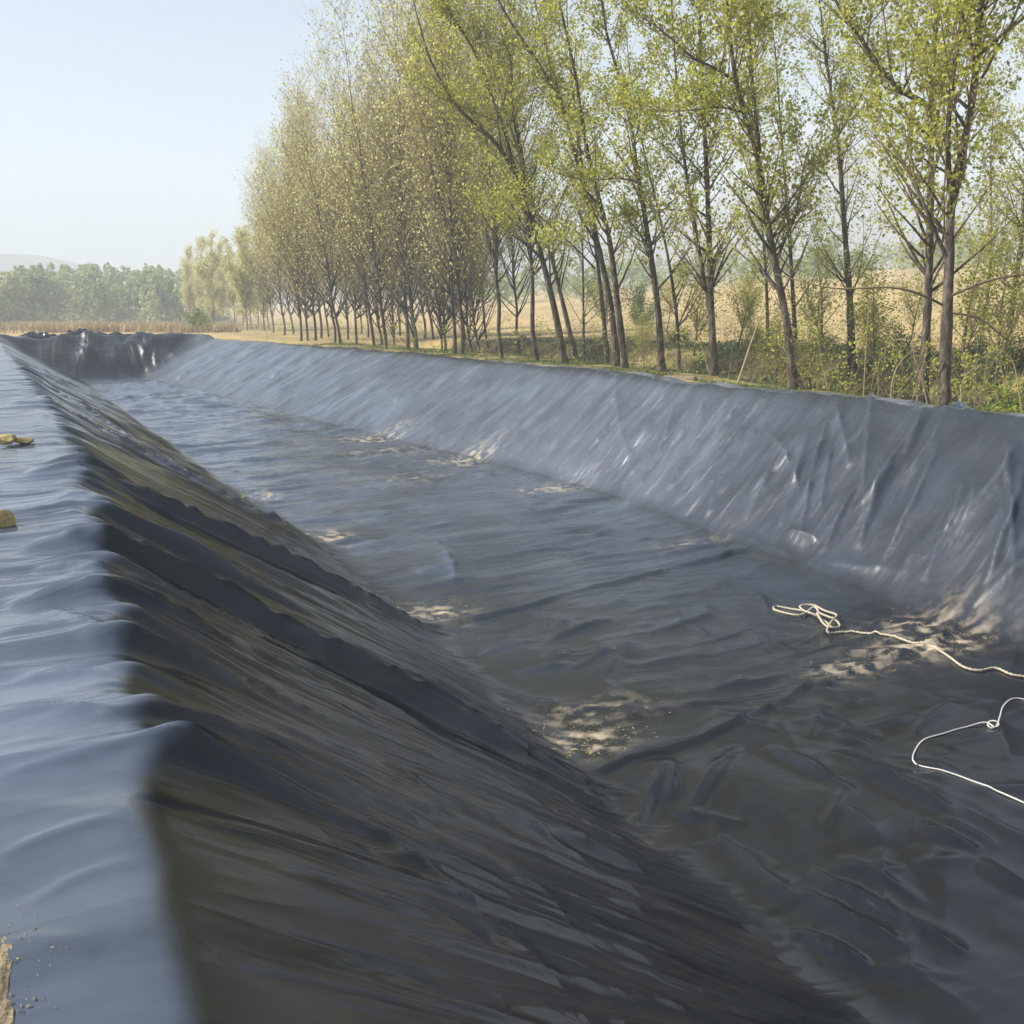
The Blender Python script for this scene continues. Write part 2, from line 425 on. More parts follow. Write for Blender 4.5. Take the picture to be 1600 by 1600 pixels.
    for (a, b_, w_, am, fx) in [((1228, 832), (1285, 722), .07, .10, 0), ((1252, 838), (1300, 760), .08, .09, 0), ((1298, 765), (1332, 690), .07, .09, 0), ((1358, 730), (1382, 680), .05, .06, 0),
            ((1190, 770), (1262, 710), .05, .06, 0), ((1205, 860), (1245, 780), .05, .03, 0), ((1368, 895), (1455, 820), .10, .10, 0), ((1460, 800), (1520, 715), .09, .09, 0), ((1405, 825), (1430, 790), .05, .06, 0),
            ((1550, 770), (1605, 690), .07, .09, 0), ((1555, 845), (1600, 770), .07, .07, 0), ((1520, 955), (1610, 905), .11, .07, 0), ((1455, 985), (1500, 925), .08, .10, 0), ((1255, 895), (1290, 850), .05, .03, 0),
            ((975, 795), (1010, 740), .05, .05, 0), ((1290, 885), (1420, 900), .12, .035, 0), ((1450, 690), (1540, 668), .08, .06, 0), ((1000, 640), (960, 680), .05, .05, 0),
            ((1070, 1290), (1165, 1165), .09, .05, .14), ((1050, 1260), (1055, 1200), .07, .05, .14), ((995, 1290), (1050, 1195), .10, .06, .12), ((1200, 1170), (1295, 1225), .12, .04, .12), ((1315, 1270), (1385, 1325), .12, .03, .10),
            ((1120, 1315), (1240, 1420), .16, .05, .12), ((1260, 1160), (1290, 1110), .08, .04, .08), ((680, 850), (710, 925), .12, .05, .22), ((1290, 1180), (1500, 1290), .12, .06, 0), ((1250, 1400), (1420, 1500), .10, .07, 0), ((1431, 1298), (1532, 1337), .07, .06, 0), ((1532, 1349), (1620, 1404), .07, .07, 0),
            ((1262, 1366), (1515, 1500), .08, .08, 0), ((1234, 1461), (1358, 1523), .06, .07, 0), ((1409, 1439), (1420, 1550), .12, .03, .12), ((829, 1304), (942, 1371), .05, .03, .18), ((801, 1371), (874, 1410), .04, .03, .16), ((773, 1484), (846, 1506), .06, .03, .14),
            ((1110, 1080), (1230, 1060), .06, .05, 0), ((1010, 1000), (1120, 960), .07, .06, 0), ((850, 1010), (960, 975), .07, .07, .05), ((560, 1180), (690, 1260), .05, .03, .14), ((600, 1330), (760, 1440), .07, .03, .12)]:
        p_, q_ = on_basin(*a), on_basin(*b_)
        crease(p_[0], p_[1], q_[0], q_[1], w_ * 1.05, am * .9, fx * .5 + (.16 if a[0] > 950 and a[1] < 960 else 0), .7, .04 * math.hypot(p_[0] - q_[0], p_[1] - q_[1]) * math.sin(a[0]))  # right-wall folds get an extra painted highlight along the crest
    for (a, b_, w_, am) in [((-10, 1222), (190, 1180), .012, .012), ((-10, 1345), (190, 1285), .03, .012), ((40, 1410), (235, 1350), .03, .010), ((-10, 1115), (215, 1142), .03, .022), ((20, 1062), (178, 1063), .035, .025),
            ((-10, 1000), (165, 992), .035, .025), ((50, 900), (180, 920), .035, .03), ((60, 955), (150, 1000), .03, .02), ((0, 1480), (150, 1500), .03, .008), ((30, 870), (150, 865), .03, .03)]:
        p_, q_ = on_basin(*a), on_basin(*b_)
        crease(p_[0], p_[1], q_[0], q_[1], w_, am, 0, .5, .03)
    # long dark folds of the left slope
    for (a, b_, w_, am, shp) in [((155, 872), (925, 1236), .11, .15, .30), ((118, 742), (668, 990), .13, .17, .30), ((88, 642), (505, 862), .17, .11, .45), ((48, 945), (365, 1028), .10, .10, .35),
            ((150, 905), (470, 1035), .08, .07, .4), ((180, 1010), (560, 1150), .10, .07, .4), ((62, 600), (380, 792), .18, .07, .6), ((165, 1185), (760, 1390), .05, .035, .4), ((210, 1130), (640, 1290), .08, .05, .5), ((135, 790), (560, 985), .07, .06, .4)]:
        p_, q_ = on_basin(*a), on_basin(*b_)
        mx, my = (p_[0] + q_[0]) / 2, (p_[1] + q_[1]) / 2
        ex, ey = (q_[0] - p_[0]) * .62, (q_[1] - p_[1]) * .62
        crease(mx - ex, my - ey, mx + ex, my + ey, w_, am, 0, shp, .10 * math.sin(a[0]))
    rc = random.Random(31)
    for k in range(620):
        y = 6 + 62 * rc.random() ** 1.25
        a_, b_ = float(toeR(y)), float(rimR(y)); f0 = rc.uniform(0, .85); f1 = min(1, f0 + rc.uniform(.1, .5))
        lean = rc.gauss(.25, .25)
        sc = .6 + y * .02
        crease(a_ + (b_ - a_) * f0, y, a_ + (b_ - a_) * f1, y + lean * (f1 - f0) * 2, rc.uniform(.018, .05) * sc, rc.uniform(.010, .032) * sc * (1 if y > 14 else .45), rc.uniform(0, .22) if y > 14 else rc.uniform(0, .08))
    for k in range(46):                         # loose diagonal folds on the near part of the right wall
        y = rc.uniform(5.5, 19); a_, b_ = float(toeR(y)), float(rimR(y)); f0 = rc.uniform(0, .6); f1 = min(.97, f0 + rc.uniform(.25, .6))
        crease(a_ + (b_ - a_) * f0, y, a_ + (b_ - a_) * f1, y + rc.uniform(-.1, 1.3) * (f1 - f0) * 2.2, rc.uniform(.05, .14), rc.uniform(.025, .075), rc.uniform(.05, .22), .6, rc.gauss(0, .08))
    for k in range(420):                        # left slope: thin tension lines
        y = 2.5 + 50 * rc.random() ** 1.6
        a_, b_ = float(rimL(y)), float(toeL(y)); f0 = rc.uniform(0, .85); f1 = min(1, f0 + rc.uniform(.15, .7))
        sc = .7 + y * .025
        crease(a_ + (b_ - a_) * f0, y, a_ + (b_ - a_) * f1, y + rc.gauss(.1, .12), rc.uniform(.012, .05) * sc, rc.uniform(.008, .04) * sc, rc.choice([0, 0, .10]))
    for k in range(330):                        # floor: cross creases
        y = 8 + 58 * rc.random() ** 1.1
        a_, b_ = float(toeL(y)), float(toeR(y)); f0 = rc.uniform(0, .85); f1 = min(1, f0 + rc.uniform(.08, .5))
        sc = .6 + y * .025
        crease(a_ + (b_ - a_) * f0, y, a_ + (b_ - a_) * f1, y + rc.gauss(.3, .25), rc.uniform(.02, .06) * sc, rc.uniform(.012, .045) * sc)
    for k in range(90):                         # near floor: a few random kinks
        x, y, a_ = rc.uniform(4.6, 10.8), rc.uniform(2.6, 12), rc.uniform(0, 3.14); L_ = rc.uniform(.3, 1.3)
        crease(x, y, x + L_ * math.cos(a_), y + L_ * math.sin(a_), rc.uniform(.03, .10), rc.uniform(.012, .035), rc.choice([0, .06]), .7)
    for k in range(60):                         # end wall
        x, y = rc.uniform(1.5, 8), rc.uniform(71.5, 75); L_ = rc.uniform(1.2, 3.2)
        crease(x, y, x + rc.gauss(.2, .8), y + L_, rc.uniform(.10, .25), rc.uniform(.05, .13), 0, .6)
    # --- right rim and outer skirt
    D += mT * (.05 * noise(Y * .8, X * .9, 39) + .03 * ridge(Y * 1.6, X * 1.2, 40, .08))
    Z2 = Z + D
    # --- end wall: big shiny folds fanning to the corners
    xe = X + .35 * (Y - 70) * noise(X * .25, 0 * X + 3, 43)
    Z2 += mE * (1 - sst(75.5, 77.5, Y) * .5) * (ridge(xe * .5, Y * .25, 44, .05) * .16 + ridge(xe * 1.2, Y * .3, 45, .06) * .12 + noise(xe * .6, Y * .3, 46) * .3)
    # skirt turns down at the outside edge so the sheet meets the soil
    Z2 -= .22 * sst(4.55, 5, U) * (Y < 78)
    Z2 -= .05 * (1 - sst(0, .12, U))
    # dust attribute: mud caught at the toes and along overlaps
    dust = np.zeros_like(Z)
    spots = [(4.55, 7.9, .55, .35, 1.0), (4.75, 12.6, .55, .6, .9), (4.6, 18.0, .6, .8, .9), (4.3, 23.2, .7, 1.0, .8), (10.0, 8.4, 1.3, .45, 1.0),
             (10.6, 9.0, .9, .6, .7), (8.6, 8.3, .7, .35, .7), (11.0, 20.9, 1.1, .8, .7), (10.8, 26.3, 1.3, 1.0, .9), (10.0, 32.5, 1.5, 1.2, .8),
             (5.0, 8.5, .9, .5, .4), (10.7, 14.6, 1.0, .4, .35), (8.5, 24.0, 1.8, 1.2, .35), (9.5, 29, 2, 1.5, .4), (3.4, 66.5, 2, 1.2, .7)]
    for (sx, sy, ax, ay, a) in spots:
        dd = ((X - sx) / (ax * .75)) ** 2 + ((Y - sy) / (ay * .75)) ** 2
        dust = np.maximum(dust, a * np.exp(-dd) * np.clip(.18 + 1.7 * fbm(X * 3.5, Y * 5.0, 47, 5), 0, 1.3))
    dust = np.maximum(dust, mS * .03 * np.clip(.5 + fbm(Y * 1.3, X * .25, 48, 3), 0, 1))
    V = np.stack([X, Y, Z2], -1).reshape(-1, 3)
    nu = len(u)
    i = np.arange(ny - 1)[:, None] * nu + np.arange(nu - 1)[None, :]
    F = np.stack([i, i + 1, i + nu + 1, i + nu], -1).reshape(-1, 4)
    me = mesh_np('pond_liner', V, F); attr(me, 'dust', dust)
    film_sheen = .76 * (1 - sst(.992, 1.018, U - off / 4.3)) + mS * (.02 + .16 * sst(5, 14, Y)) + mF * (.02 + .88 * sst(6, 21, Y)) + mW * (.22 + .40 * sst(11, 22, Y)) + mT * .25  # berm, far floor and right wall painted paler for sky sheen and sun
    film_sheen = film_sheen * (1 - .93 * mE * (1 - sst(2.85, 3.1, U) * .0)) * (.92 + .28 * fbm(X * .5, Y * .35, 80, 3))
    attr(me, 'film_sheen', np.clip(film_sheen + FX, 0, 1)); attr(me, 'wrinkle', np.clip(mB * .45 * sst(3, 6, Y) + mB * .12 + mS * .6 + mF * (.22 + .5 * sst(8, 18, Y)) + mW * (.6 + .3 * sst(12, 20, Y)) + mT * .6 + mE * .8, 0, 1)); attr(me, 'matte', np.clip(mF * (1 - .5 * sst(10, 25, Y)) * .12 + mW * .95 + mE * .9, 0, 1))
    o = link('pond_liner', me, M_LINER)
    tag(o, 'huge wrinkled black plastic sheet lining the long sunken basin', 'pond liner')
    return X, Y, Z2
LX, LY, LZ = build_liner()
def liner_z(x, y):
    r = int(np.clip(np.searchsorted(LY[:, 0], y), 0, LY.shape[0] - 1))
    return float(np.interp(x, LX[r], LZ[r]))

# ------------------------------------------------------------------ ground sheet, water, hills
def axis(lo, hi, fine_lo, fine_hi, step, grow=1.12):
    a = list(np.arange(fine_lo, fine_hi + 1e-6, step))
    s = step; v = a[-1]; up = []
    while v < hi: s *= grow; v += s; up.append(v)
    s = step; v = a[0]; dn = []
    while v > lo: s *= grow; v -= s; dn.append(v)
    return np.array(dn[::-1] + a + up)
gx = axis(-1300, 1300, -6, 34, .3); gy = axis(-300, 1300, -4, 84, .4)
GX, GY = np.meshgrid(gx, gy)
GZ = terrain(GX, GY)
n1 = len(gx); i = np.arange(len(gy) - 1)[:, None] * n1 + np.arange(n1 - 1)[None, :]
me = mesh_np('ground', np.stack([GX, GY, GZ], -1).reshape(-1, 3), np.stack([i, i + 1, i + n1 + 1, i + n1], -1).reshape(-1, 4))
green = np.clip(sst(15, 16.5, GX) * (1 - sst(31, 36, GX)) * (1 - .5 * sst(50, 75, GY)) * (1 - sst(110, 160, GY)) * (.75 + .5 * fbm(GX * .3, GY * .3, 50, 3)), 0, 1)
green = np.maximum(green, .55 * np.clip(fbm(GX * .012, GY * .03, 51, 3) - .1, 0, 1) * sst(36, 60, GX))
attr(me, 'green', green)
tag(link('ground', me, M_GROUND), kind='structure')

mw, nt, b = new_mat('ditch_water')
b.inputs['Base Color'].default_value = (.05, .05, .04, 1); b.inputs['Roughness'].default_value = .06
n = noise_tex(nt, 3, 3, objvec(nt)); bp = nd(nt, 'ShaderNodeBump'); bp.inputs['Strength'].default_value = .060
nt.links.new(n.outputs['Fac'], bp.inputs['Height']); nt.links.new(bp.outputs[0], b.inputs['Normal'])
wv = np.array([(DITCH[0] - 2.6, -20, -.98), (DITCH[1] + 2.6, -20, -.98), (DITCH[1] + 2.6, 70, -.98), (DITCH[0] - 2.6, 70, -.98)])
tag(link('water', mesh_np('water', wv, np.array([[0, 1, 2, 3]])), mw), kind='structure')

def build_hills():
    az = np.linspace(R(-60), R(110), 420)
    rings = np.linspace(780, 1420, 16)
    A, RR = np.meshgrid(az, rings)
    deg = np.degrees(A)
    pk = 34 + 84 * np.exp(-((deg - 45) / 17) ** 2) + 20 * np.exp(-((deg - 62) / 8) ** 2)
    pk = pk * (1 + .22 * fbm(deg * .09, 0 * deg, 60, 4)); nz = .18 * sst(5, 20, deg)
    pk = np.where(deg < 12, np.interp(deg, [-60, 0, 2, 6, 12], [60, 54, 47, 34, 34]), pk)
    t = (RR - 780) / (1420 - 780); pk = pk * 1.24
    H = pk * sst(0, .62, t) * (1 + nz * fbm(A * 20, RR * .006, 61, 4)) * (1 - .5 * sst(.75, 1, t)) + np.where(A > R(10), 12, -1)
    V = np.stack([RR * np.sin(A), RR * np.cos(A), H], -1).reshape(-1, 3)
    n1 = len(az); i = np.arange(len(rings) - 1)[:, None] * n1 + np.arange(n1 - 1)[None, :]
    tag(link('hills', mesh_np('hills', V, np.stack([i, i + n1, i + n1 + 1, i + 1], -1).reshape(-1, 4)), M_HILL), kind='structure')
build_hills()

# ------------------------------------------------------------------ vegetation builders
class Geo:
    def __init__(s): s.V = []; s.F = []; s.n = 0; s.R = []
    def tube(s, P, rad, k=6):
        P = np.asarray(P, float); m = len(P)
        T = np.gradient(P, axis=0); T /= np.linalg.norm(T, axis=1)[:, None] + 1e-9
        ref = np.array([1., 0, 0]) if abs(T[0][0]) < .8 else np.array([0, 1., 0])
        a = np.cross(T, ref); a /= np.linalg.norm(a, axis=1)[:, None] + 1e-9
        b = np.cross(T, a)
        th = np.arange(k) * 2 * np.pi / k
        ring = P[:, None, :] + np.asarray(rad)[:, None, None] * (np.cos(th)[None, :, None] * a[:, None, :] + np.sin(th)[None, :, None] * b[:, None, :])
        s.V.append(ring.reshape(-1, 3)); s.R.append(np.repeat(np.asarray(rad, float), k))
        i = np.arange(m - 1)[:, None] * k + np.arange(k)[None, :]
        j = np.arange(m - 1)[:, None] * k + (np.arange(k)[None, :] + 1) % k
        s.F.append(np.stack([i, j, j + k, i + k], -1).reshape(-1, 4) + s.n)
        s.n += m * k
    def mesh(s, name):
        me = mesh_np(name, np.concatenate(s.V), np.concatenate(s.F)); attr(me, 'girth', np.concatenate(s.R)); return me

def leaves_mesh(name, P, size, tint, updroop=0.0, rs=NR):
    """pointed leaf quads, each folded a little, scattered at P"""
    n = len(P)
    nrm = rs.normal(size=(n, 3)); nrm[:, 2] += .25
    nrm /= np.linalg.norm(nrm, axis=1)[:, None]
    d = rs.normal(size=(n, 3)); d[:, 2] -= updroop
    d -= (d * nrm).sum(1)[:, None] * nrm; d /= np.linalg.norm(d, axis=1)[:, None] + 1e-9
    s = np.cross(nrm, d)
    L = (size * rs.uniform(.65, 1.35, n))[:, None]
    v0 = P - d * L * .5; v2 = P + d * L * .5
    v1 = P + s * L * .40 - d * L * .08 + nrm * L * .1; v3 = P - s * L * .40 - d * L * .08 + nrm * L * .1
    V = np.stack([v0, v1, v2, v3], 1).reshape(-1, 3)
    F = np.arange(n * 4).reshape(-1, 4)
    me = mesh_np(name, V, F, False)
    attr(me, 'tint', np.repeat(tint, 4))
    return me

def resample(P, step):
    P = np.asarray(P, float)
    d = np.concatenate([[0], np.cumsum(np.linalg.norm(np.diff(P, axis=0), axis=1))])
    m = max(3, int(d[-1] / step) + 1)
    t = np.linspace(0, d[-1], m)
    Q = np.stack([np.interp(t, d, P[:, c]) for c in range(3)], -1)
    if m > 5:
        K = Q.copy()
        for _ in range(2): K[1:-1] = .25 * K[:-2] + .5 * K[1:-1] + .25 * K[2:]
        Q = K
    return Q

def grow(rg, start, d, length, bend_up, n=6, wob=.10):
    P = [np.array(start)]; d = np.array(d, float); d /= np.linalg.norm(d)
    for k in range(n):
        d = d + np.array([rg.gauss(0, wob), rg.gauss(0, wob), rg.gauss(0, wob) * .5 + bend_up])
        d /= np.linalg.norm(d); P.append(P[-1] + d * length / n)
    return np.array(P)

def foliate(rg, geo, leaders, hmin, nbr, brlen, spread, leaf_n, leaf_size, clump=.12, twig_r=.006, lift=.10, bias=None, hfull=6):
    """side branches and twigs on the leaders, leaf positions returned"""
    LP = []; LT = []
    for (P, rad, share) in leaders:
        zs = P[:, 2] - P[0][2]
        hh = P[:, 2]
        ok = [i for i in range(1, len(P)) if hh[i] > hmin]
        if not ok: continue
        for _ in range(int(nbr * 1.0 * share)):
            i = rg.choice(ok)
            top = (hh[i] - hmin) / max(1e-3, hh[ok[-1]] - hmin)
            tdir = P[min(i + 1, len(P) - 1)] - P[i - 1]; tdir /= np.linalg.norm(tdir) + 1e-9
            a = rg.uniform(0, 6.283)
            out = np.array([math.cos(a), math.sin(a), 0])
            if bias is not None: out = out + bias; out /= np.linalg.norm(out)
            sp = rg.uniform(.6, 1.3) * spread
            d = tdir * math.cos(sp) + out * math.sin(sp)
            ln = brlen * rg.uniform(.45, 1.15) * (1.1 - .65 * top)
            r0 = min(rad[i] * .55, .012 + .012 * ln)
            B = grow(rg, P[i], d, ln, lift, 7, .09)
            geo.tube(B, np.linspace(r0, .004, len(B)), 4)
            dens = .60 + .40 * min(1, max(0, (hh[i] - hmin) / hfull))
            nt_ = int(3 + ln * 2.2)
            for _k in range(nt_):
                j = rg.randint(2, len(B) - 1)
                a2 = rg.uniform(0, 6.283)
                dd = (B[j] - B[j - 1]); dd /= np.linalg.norm(dd) + 1e-9
                d2 = dd * .7 + np.array([math.cos(a2), math.sin(a2), rg.uniform(-.2, .6)]) * .75
                tl = ln * rg.uniform(.18, .42)
                Tw = grow(rg, B[j], d2, tl, .06, 4, .16)
                geo.tube(Tw, np.linspace(twig_r, .0025, len(Tw)), 3)
                m = max(1, int(leaf_n * dens * rg.uniform(.3, 1.6)))
                t = NR.uniform(.25, 1.05, m) * (len(Tw) - 1)
                t0 = np.clip(t.astype(int), 0, len(Tw) - 2); f = (t - t0)[:, None]
                pos = Tw[t0] * (1 - f) + Tw[t0 + 1] * f + NR.normal(size=(m, 3)) * clump
                LP.append(pos)
                base = rg.uniform(.15, .85)
                LT.append(np.clip(base + NR.normal(size=m) * .22, 0, 1))
    return np.concatenate(LP), np.concatenate(LT)

def make_tree(name, label, group, lead_px, X, rg, hmin=2.4, nbr=70, brlen=2.6, leaf_n=16, leaf_size=.092, r_base=.14, limbs=(), depthX=None, height=15.5, extend=True, mat=None, hfull=5):
    """tree whose stems follow the photographed trunk lines at its own distance"""
    bx, by, D = foot(lead_px[0][0][0], X)
    zb = float(terrain(bx, by))
    root = empty(name, (bx, by, zb)); tag(root, label, 'tree', group)
    off = np.array([bx, by, zb])
    geo = Geo(); leaders = []
    for li, pts in enumerate(lead_px):
        dz = 0; P = []
        for q, (px, py) in enumerate(pts):
            p = at_depth(px, py, D + dz)
            P.append(p); dz += rg.gauss(0, .10)
        if li == 0 or pts[0][1] > 540:
            P[0][2] = min(P[0][2], zb); P.insert(0, P[0] + np.array([0, 0, -.25 - max(0, P[0][2] - zb)]))
        P = np.array(P) - off
        if extend and P[-1][2] < height - 1:
            d = P[-1] - P[-2]; d /= np.linalg.norm(d)
            E_ = grow(rg, P[-1], d, (height - P[-1][2]) * rg.uniform(.8, 1.05), .05, 8, .06)
            P = np.concatenate([P, E_[1:]])
        P = resample(P, .35)
        h = np.clip((P[:, 2]) / height, 0, 1)
        r0 = .74 * r_base * (1 if li == 0 else .72)
        if li and pts[0][1] < 540: r0 = r_base * .46
        rad = np.maximum(r0 * (1 - .93 * h ** .8), .008)
        if li == 0 or pts[0][1] > 540: rad = rad * (1 + .35 * np.exp(-np.clip(P[:, 2], 0, 9) / .25))
        rad = rad * (1 + .05 * np.array([rg.gauss(0, 1) for _ in rad]))
        geo.tube(P, rad, 9)
        leaders.append((P, rad, 1.0 if li == 0 else .75))
    for (pts, r0) in limbs:
        P = []
        dz = 0
        for (px, py) in pts:
            P.append(at_depth(px, py, D + dz) - off); dz += rg.gauss(0, .15)
        d = P[-1] - P[-2]; d /= np.linalg.norm(d)
        P = np.concatenate([np.array(P), grow(rg, P[-1], d, 1.6, .04, 5, .1)[1:]])
        P = resample(P, .25)
        rad = np.linspace(r0, .008, len(P))
        geo.tube(P, rad, 6); leaders.append((P, rad, .28))
    LP, LT = foliate(rg, geo, leaders, hmin, nbr, brlen, R(48), leaf_n, leaf_size, hfull=hfull)
    tr = link('trunk', geo.mesh('poplar_trunk'), M_BARK, root)
    cr = link('crown', leaves_mesh('poplar_crown', LP, leaf_size, LT, .3), mat or M_LEAF, root)
    return root

G_ROW = 'poplars along the far side of the basin'
def T(label, leads, X, seed, **kw):
    return make_tree('poplar_tree', label, G_ROW, leads, X, random.Random(seed), **kw)

# --- the traced foreground poplars
T('thick pale-barked poplar near the right edge, forking into two tall stems',
  [[(1476, 636), (1479, 510), (1484, 404), (1484, 323), (1498, 263), (1515, 187), (1524, 127), (1528, 64), (1533, 0)],
   [(1484, 300), (1480, 204), (1490, 106), (1503, 25)]], 16.9, 1, r_base=.185, nbr=70, hmin=3.2,
  limbs=[([(1479, 402), (1456, 353), (1443, 314), (1422, 272)], .05), ([(1472, 476), (1439, 459), (1396, 446), (1330, 452)], .03),
         ([(1486, 462), (1554, 433), (1600, 430)], .03), ([(1486, 489), (1532, 493), (1566, 527)], .025), ([(1526, 90), (1570, 50), (1610, 20)], .04)])
T('poplar just behind the thick forked one, with one long limb sweeping left over the gap',
  [[(1447, 575), (1452, 425), (1454, 323), (1456, 212), (1456, 127), (1462, 42), (1466, -40)]], 18.6, 2, r_base=.16, nbr=60,
  limbs=[([(1455, 170), (1443, 157), (1405, 144), (1379, 110), (1350, 68), (1311, 13), (1290, -30)], .075), ([(1455, 215), (1420, 190), (1395, 140), (1385, 60)], .04)])
T('upright dark-trunked poplar on the green bank behind the ditch',
  [[(1333, 572), (1328, 467), (1320, 361), (1314, 276), (1309, 212), (1299, 149), (1290, 85), (1282, 10)]], 27.5, 3, r_base=.22, nbr=75, brlen=3.0, leaf_size=.085,
  limbs=[([(1309, 212), (1335, 170), (1365, 110)], .06)])
T('left-leaning poplar with a short right stub, standing beside the pale leaning reed',
  [[(1241, 606), (1231, 510), (1214, 425), (1197, 340), (1188, 255), (1171, 204), (1153, 143), (1142, 78), (1136, 0)],
   [(1188, 240), (1180, 170), (1175, 128), (1168, 0)]], 18.2, 4, r_base=.17, nbr=68,
  limbs=[([(1214, 406), (1231, 361), (1243, 344), (1250, 300)], .05), ([(1150, 130), (1120, 105), (1085, 95), (1050, 60)], .05), ([(1160, 175), (1130, 165), (1100, 170)], .035)])
T('slimmer poplar hidden half behind the left-leaning one, greener trunk',
  [[(1252, 555), (1237, 425), (1233, 361), (1226, 276), (1218, 170), (1210, 60)]], 25.5, 5, r_base=.14, nbr=55, leaf_size=.085)
T('thin grey poplar stem seen left of the left-leaning trunk',
  [[(1201, 550), (1197, 425), (1188, 319), (1182, 200), (1180, 60)]], 29.5, 6, r_base=.12, nbr=45, leaf_size=.09)
T('poplar with twin trunks joined at the foot, in the middle of the open gap',
  [[(1117, 577), (1111, 484), (1109, 388), (1105, 295), (1103, 233), (1098, 174), (1095, 60), (1092, 0)],
   [(1113, 510), (1095, 407), (1082, 329), (1072, 271), (1064, 209), (1055, 100), (1050, 20)]], 18.6, 7, r_base=.17, nbr=60,
  limbs=[([(1107, 235), (1119, 194), (1128, 130), (1132, 60)], .05), ([(1072, 268), (1045, 232), (1020, 215)], .03)])
T('slender poplar leaning left, between the twin trunks and the bent trunk',
  [[(1066, 566), (1057, 485), (1045, 407), (1029, 329), (1014, 271), (1002, 217), (985, 120), (975, 20)]], 22.5, 8, r_base=.12, nbr=50, leaf_size=.08)
T('bent poplar with a crooked bare side branch at half height',
  [[(1034, 577), (1029, 485), (1018, 407), (1006, 329), (993, 252), (985, 186), (967, 116), (948, 58), (940, 0)]], 18.2, 9, r_base=.17, nbr=65,
  limbs=[([(999, 285), (971, 277), (936, 281)], .04), ([(1008, 340), (975, 330), (955, 345)], .02)])
T('rightmost stem of the close clump of three leaning poplars',
  [[(977, 571), (964, 465), (952, 368), (933, 302), (921, 252), (913, 213), (900, 120), (880, 30)]], 17.8, 10, r_base=.17, nbr=42,
  limbs=[([(956, 400), (975, 375), (985, 368)], .03)])
T('middle stem of the close clump of three, longest and arching furthest left',
  [[(964, 571), (956, 484), (936, 388), (917, 310), (898, 240), (878, 167), (847, 105), (805, 47), (778, 0)]], 18.3, 11, r_base=.18, nbr=46,
  limbs=[([(930, 420), (900, 388), (867, 357), (845, 340)], .04), ([(880, 170), (850, 60), (835, 0)], .04)])
T('leftmost and thinnest stem of the close clump of three leaning poplars',
  [[(950, 571), (942, 484), (929, 368), (915, 310), (905, 220), (893, 120), (885, 20)]], 19.2, 12, r_base=.13, nbr=34)
T('poplar with the long dark limb arching out to the left over the basin side',
  [[(884, 575), (867, 485), (851, 419), (832, 349), (820, 310), (805, 269), (789, 205), (770, 155), (750, 97), (723, 47), (700, 15)]], 17.4, 13, r_base=.20, nbr=54,
  limbs=[([(805, 271), (778, 225), (743, 194), (719, 174), (700, 147), (670, 90), (650, 20)], .085), ([(849, 405), (830, 388), (812, 376)], .05),
         ([(778, 190), (750, 178), (722, 168)], .03)])
T('paler straight poplar touching the arching-limb poplar on its right',
  [[(902, 570), (882, 484), (863, 407), (843, 341), (826, 300), (812, 220), (795, 120), (785, 20)]], 19.0, 14, r_base=.15, nbr=40)
T('short young poplar with a pale trunk at the right edge on the bank',
  [[(1575, 535), (1583, 467), (1592, 408), (1600, 330), (1604, 240)]], 31.0, 15, r_base=.16, nbr=55, brlen=2.4, leaf_size=.09, height=12)
T('thin sapling beside the short young poplar at the right edge',
  [[(1532, 535), (1539, 490), (1546, 446), (1550, 370), (1548, 280)]], 32.0, 16, r_base=.09, nbr=45, brlen=2.2, leaf_size=.09, height=11)
T('lone thin poplar stem standing between two thicker leaning clumps',
  [[(913, 566), (911, 426), (908, 300), (902, 180), (900, 60)]], 24.0, 17, r_base=.11, nbr=50, leaf_size=.085)

# --- prototypes for the dense far part of the row
def proto_tree(seed, H, mat, leaf_n, leaf_size, spread=.80, brlen=5.0, nbr=70, hmin=2.4, rbase=.105):
    rg = random.Random(seed)
    geo = Geo()
    lean = (rg.uniform(-.17, .0), rg.uniform(-.05, .05))
    P = [np.array([0, 0, -.3])]
    for k in range(1, 15):
        z = H * k / 14
        P.append(np.array([lean[0] * z + rg.gauss(0, .09), lean[1] * z + rg.gauss(0, .09), z]))
    P = resample(P, .5)
    rad = np.maximum(rbase * (1 - .94 * np.clip(P[:, 2] / H, 0, 1) ** .85), .01)
    geo.tube(P, rad, 7)
    leaders = [(P, rad, 1.0)]
    for k in range(rg.randint(1, 3)):
        i = int(len(P) * rg.uniform(.2, .5)); a = rg.uniform(0, 6.28)
        B = grow(rg, P[i], (math.cos(a) * .4, math.sin(a) * .4, 1), H * rg.uniform(.35, .5), .04, 9, .05)
        B = resample(B, .5); rb = np.linspace(rad[i] * .65, .01, len(B)); geo.tube(B, rb, 5)
        leaders.append((B, rb, .5))
    LP, LT = foliate(rg, geo, leaders, hmin, nbr, brlen, spread, leaf_n, leaf_size, .30, .008, .12, hfull=3)
    return geo.mesh('row_trunk'), leaves_mesh('row_crown', LP, leaf_size, LT, .2)
def plant(name, label, cat, group, meshes, mats, loc, rz, sc):
    root = empty(name, loc); root.rotation_euler = (0, 0, rz); root.scale = sc
    tag(root, label, cat, group)
    for nm, me, mt in zip(('trunk', 'crown'), meshes, mats):
        link(nm, me, mt, root)
    return root
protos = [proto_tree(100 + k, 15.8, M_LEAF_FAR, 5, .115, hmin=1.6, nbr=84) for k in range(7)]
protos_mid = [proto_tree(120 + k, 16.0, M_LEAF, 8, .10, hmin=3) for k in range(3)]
far_px = [430, 446, 461, 472, 482, 494, 503, 515, 524, 533, 545, 558, 566, 576, 586, 596, 606, 616, 626, 638, 647, 653, 664, 678, 690, 697, 711, 721, 728, 736, 752, 765, 786, 813, 842]
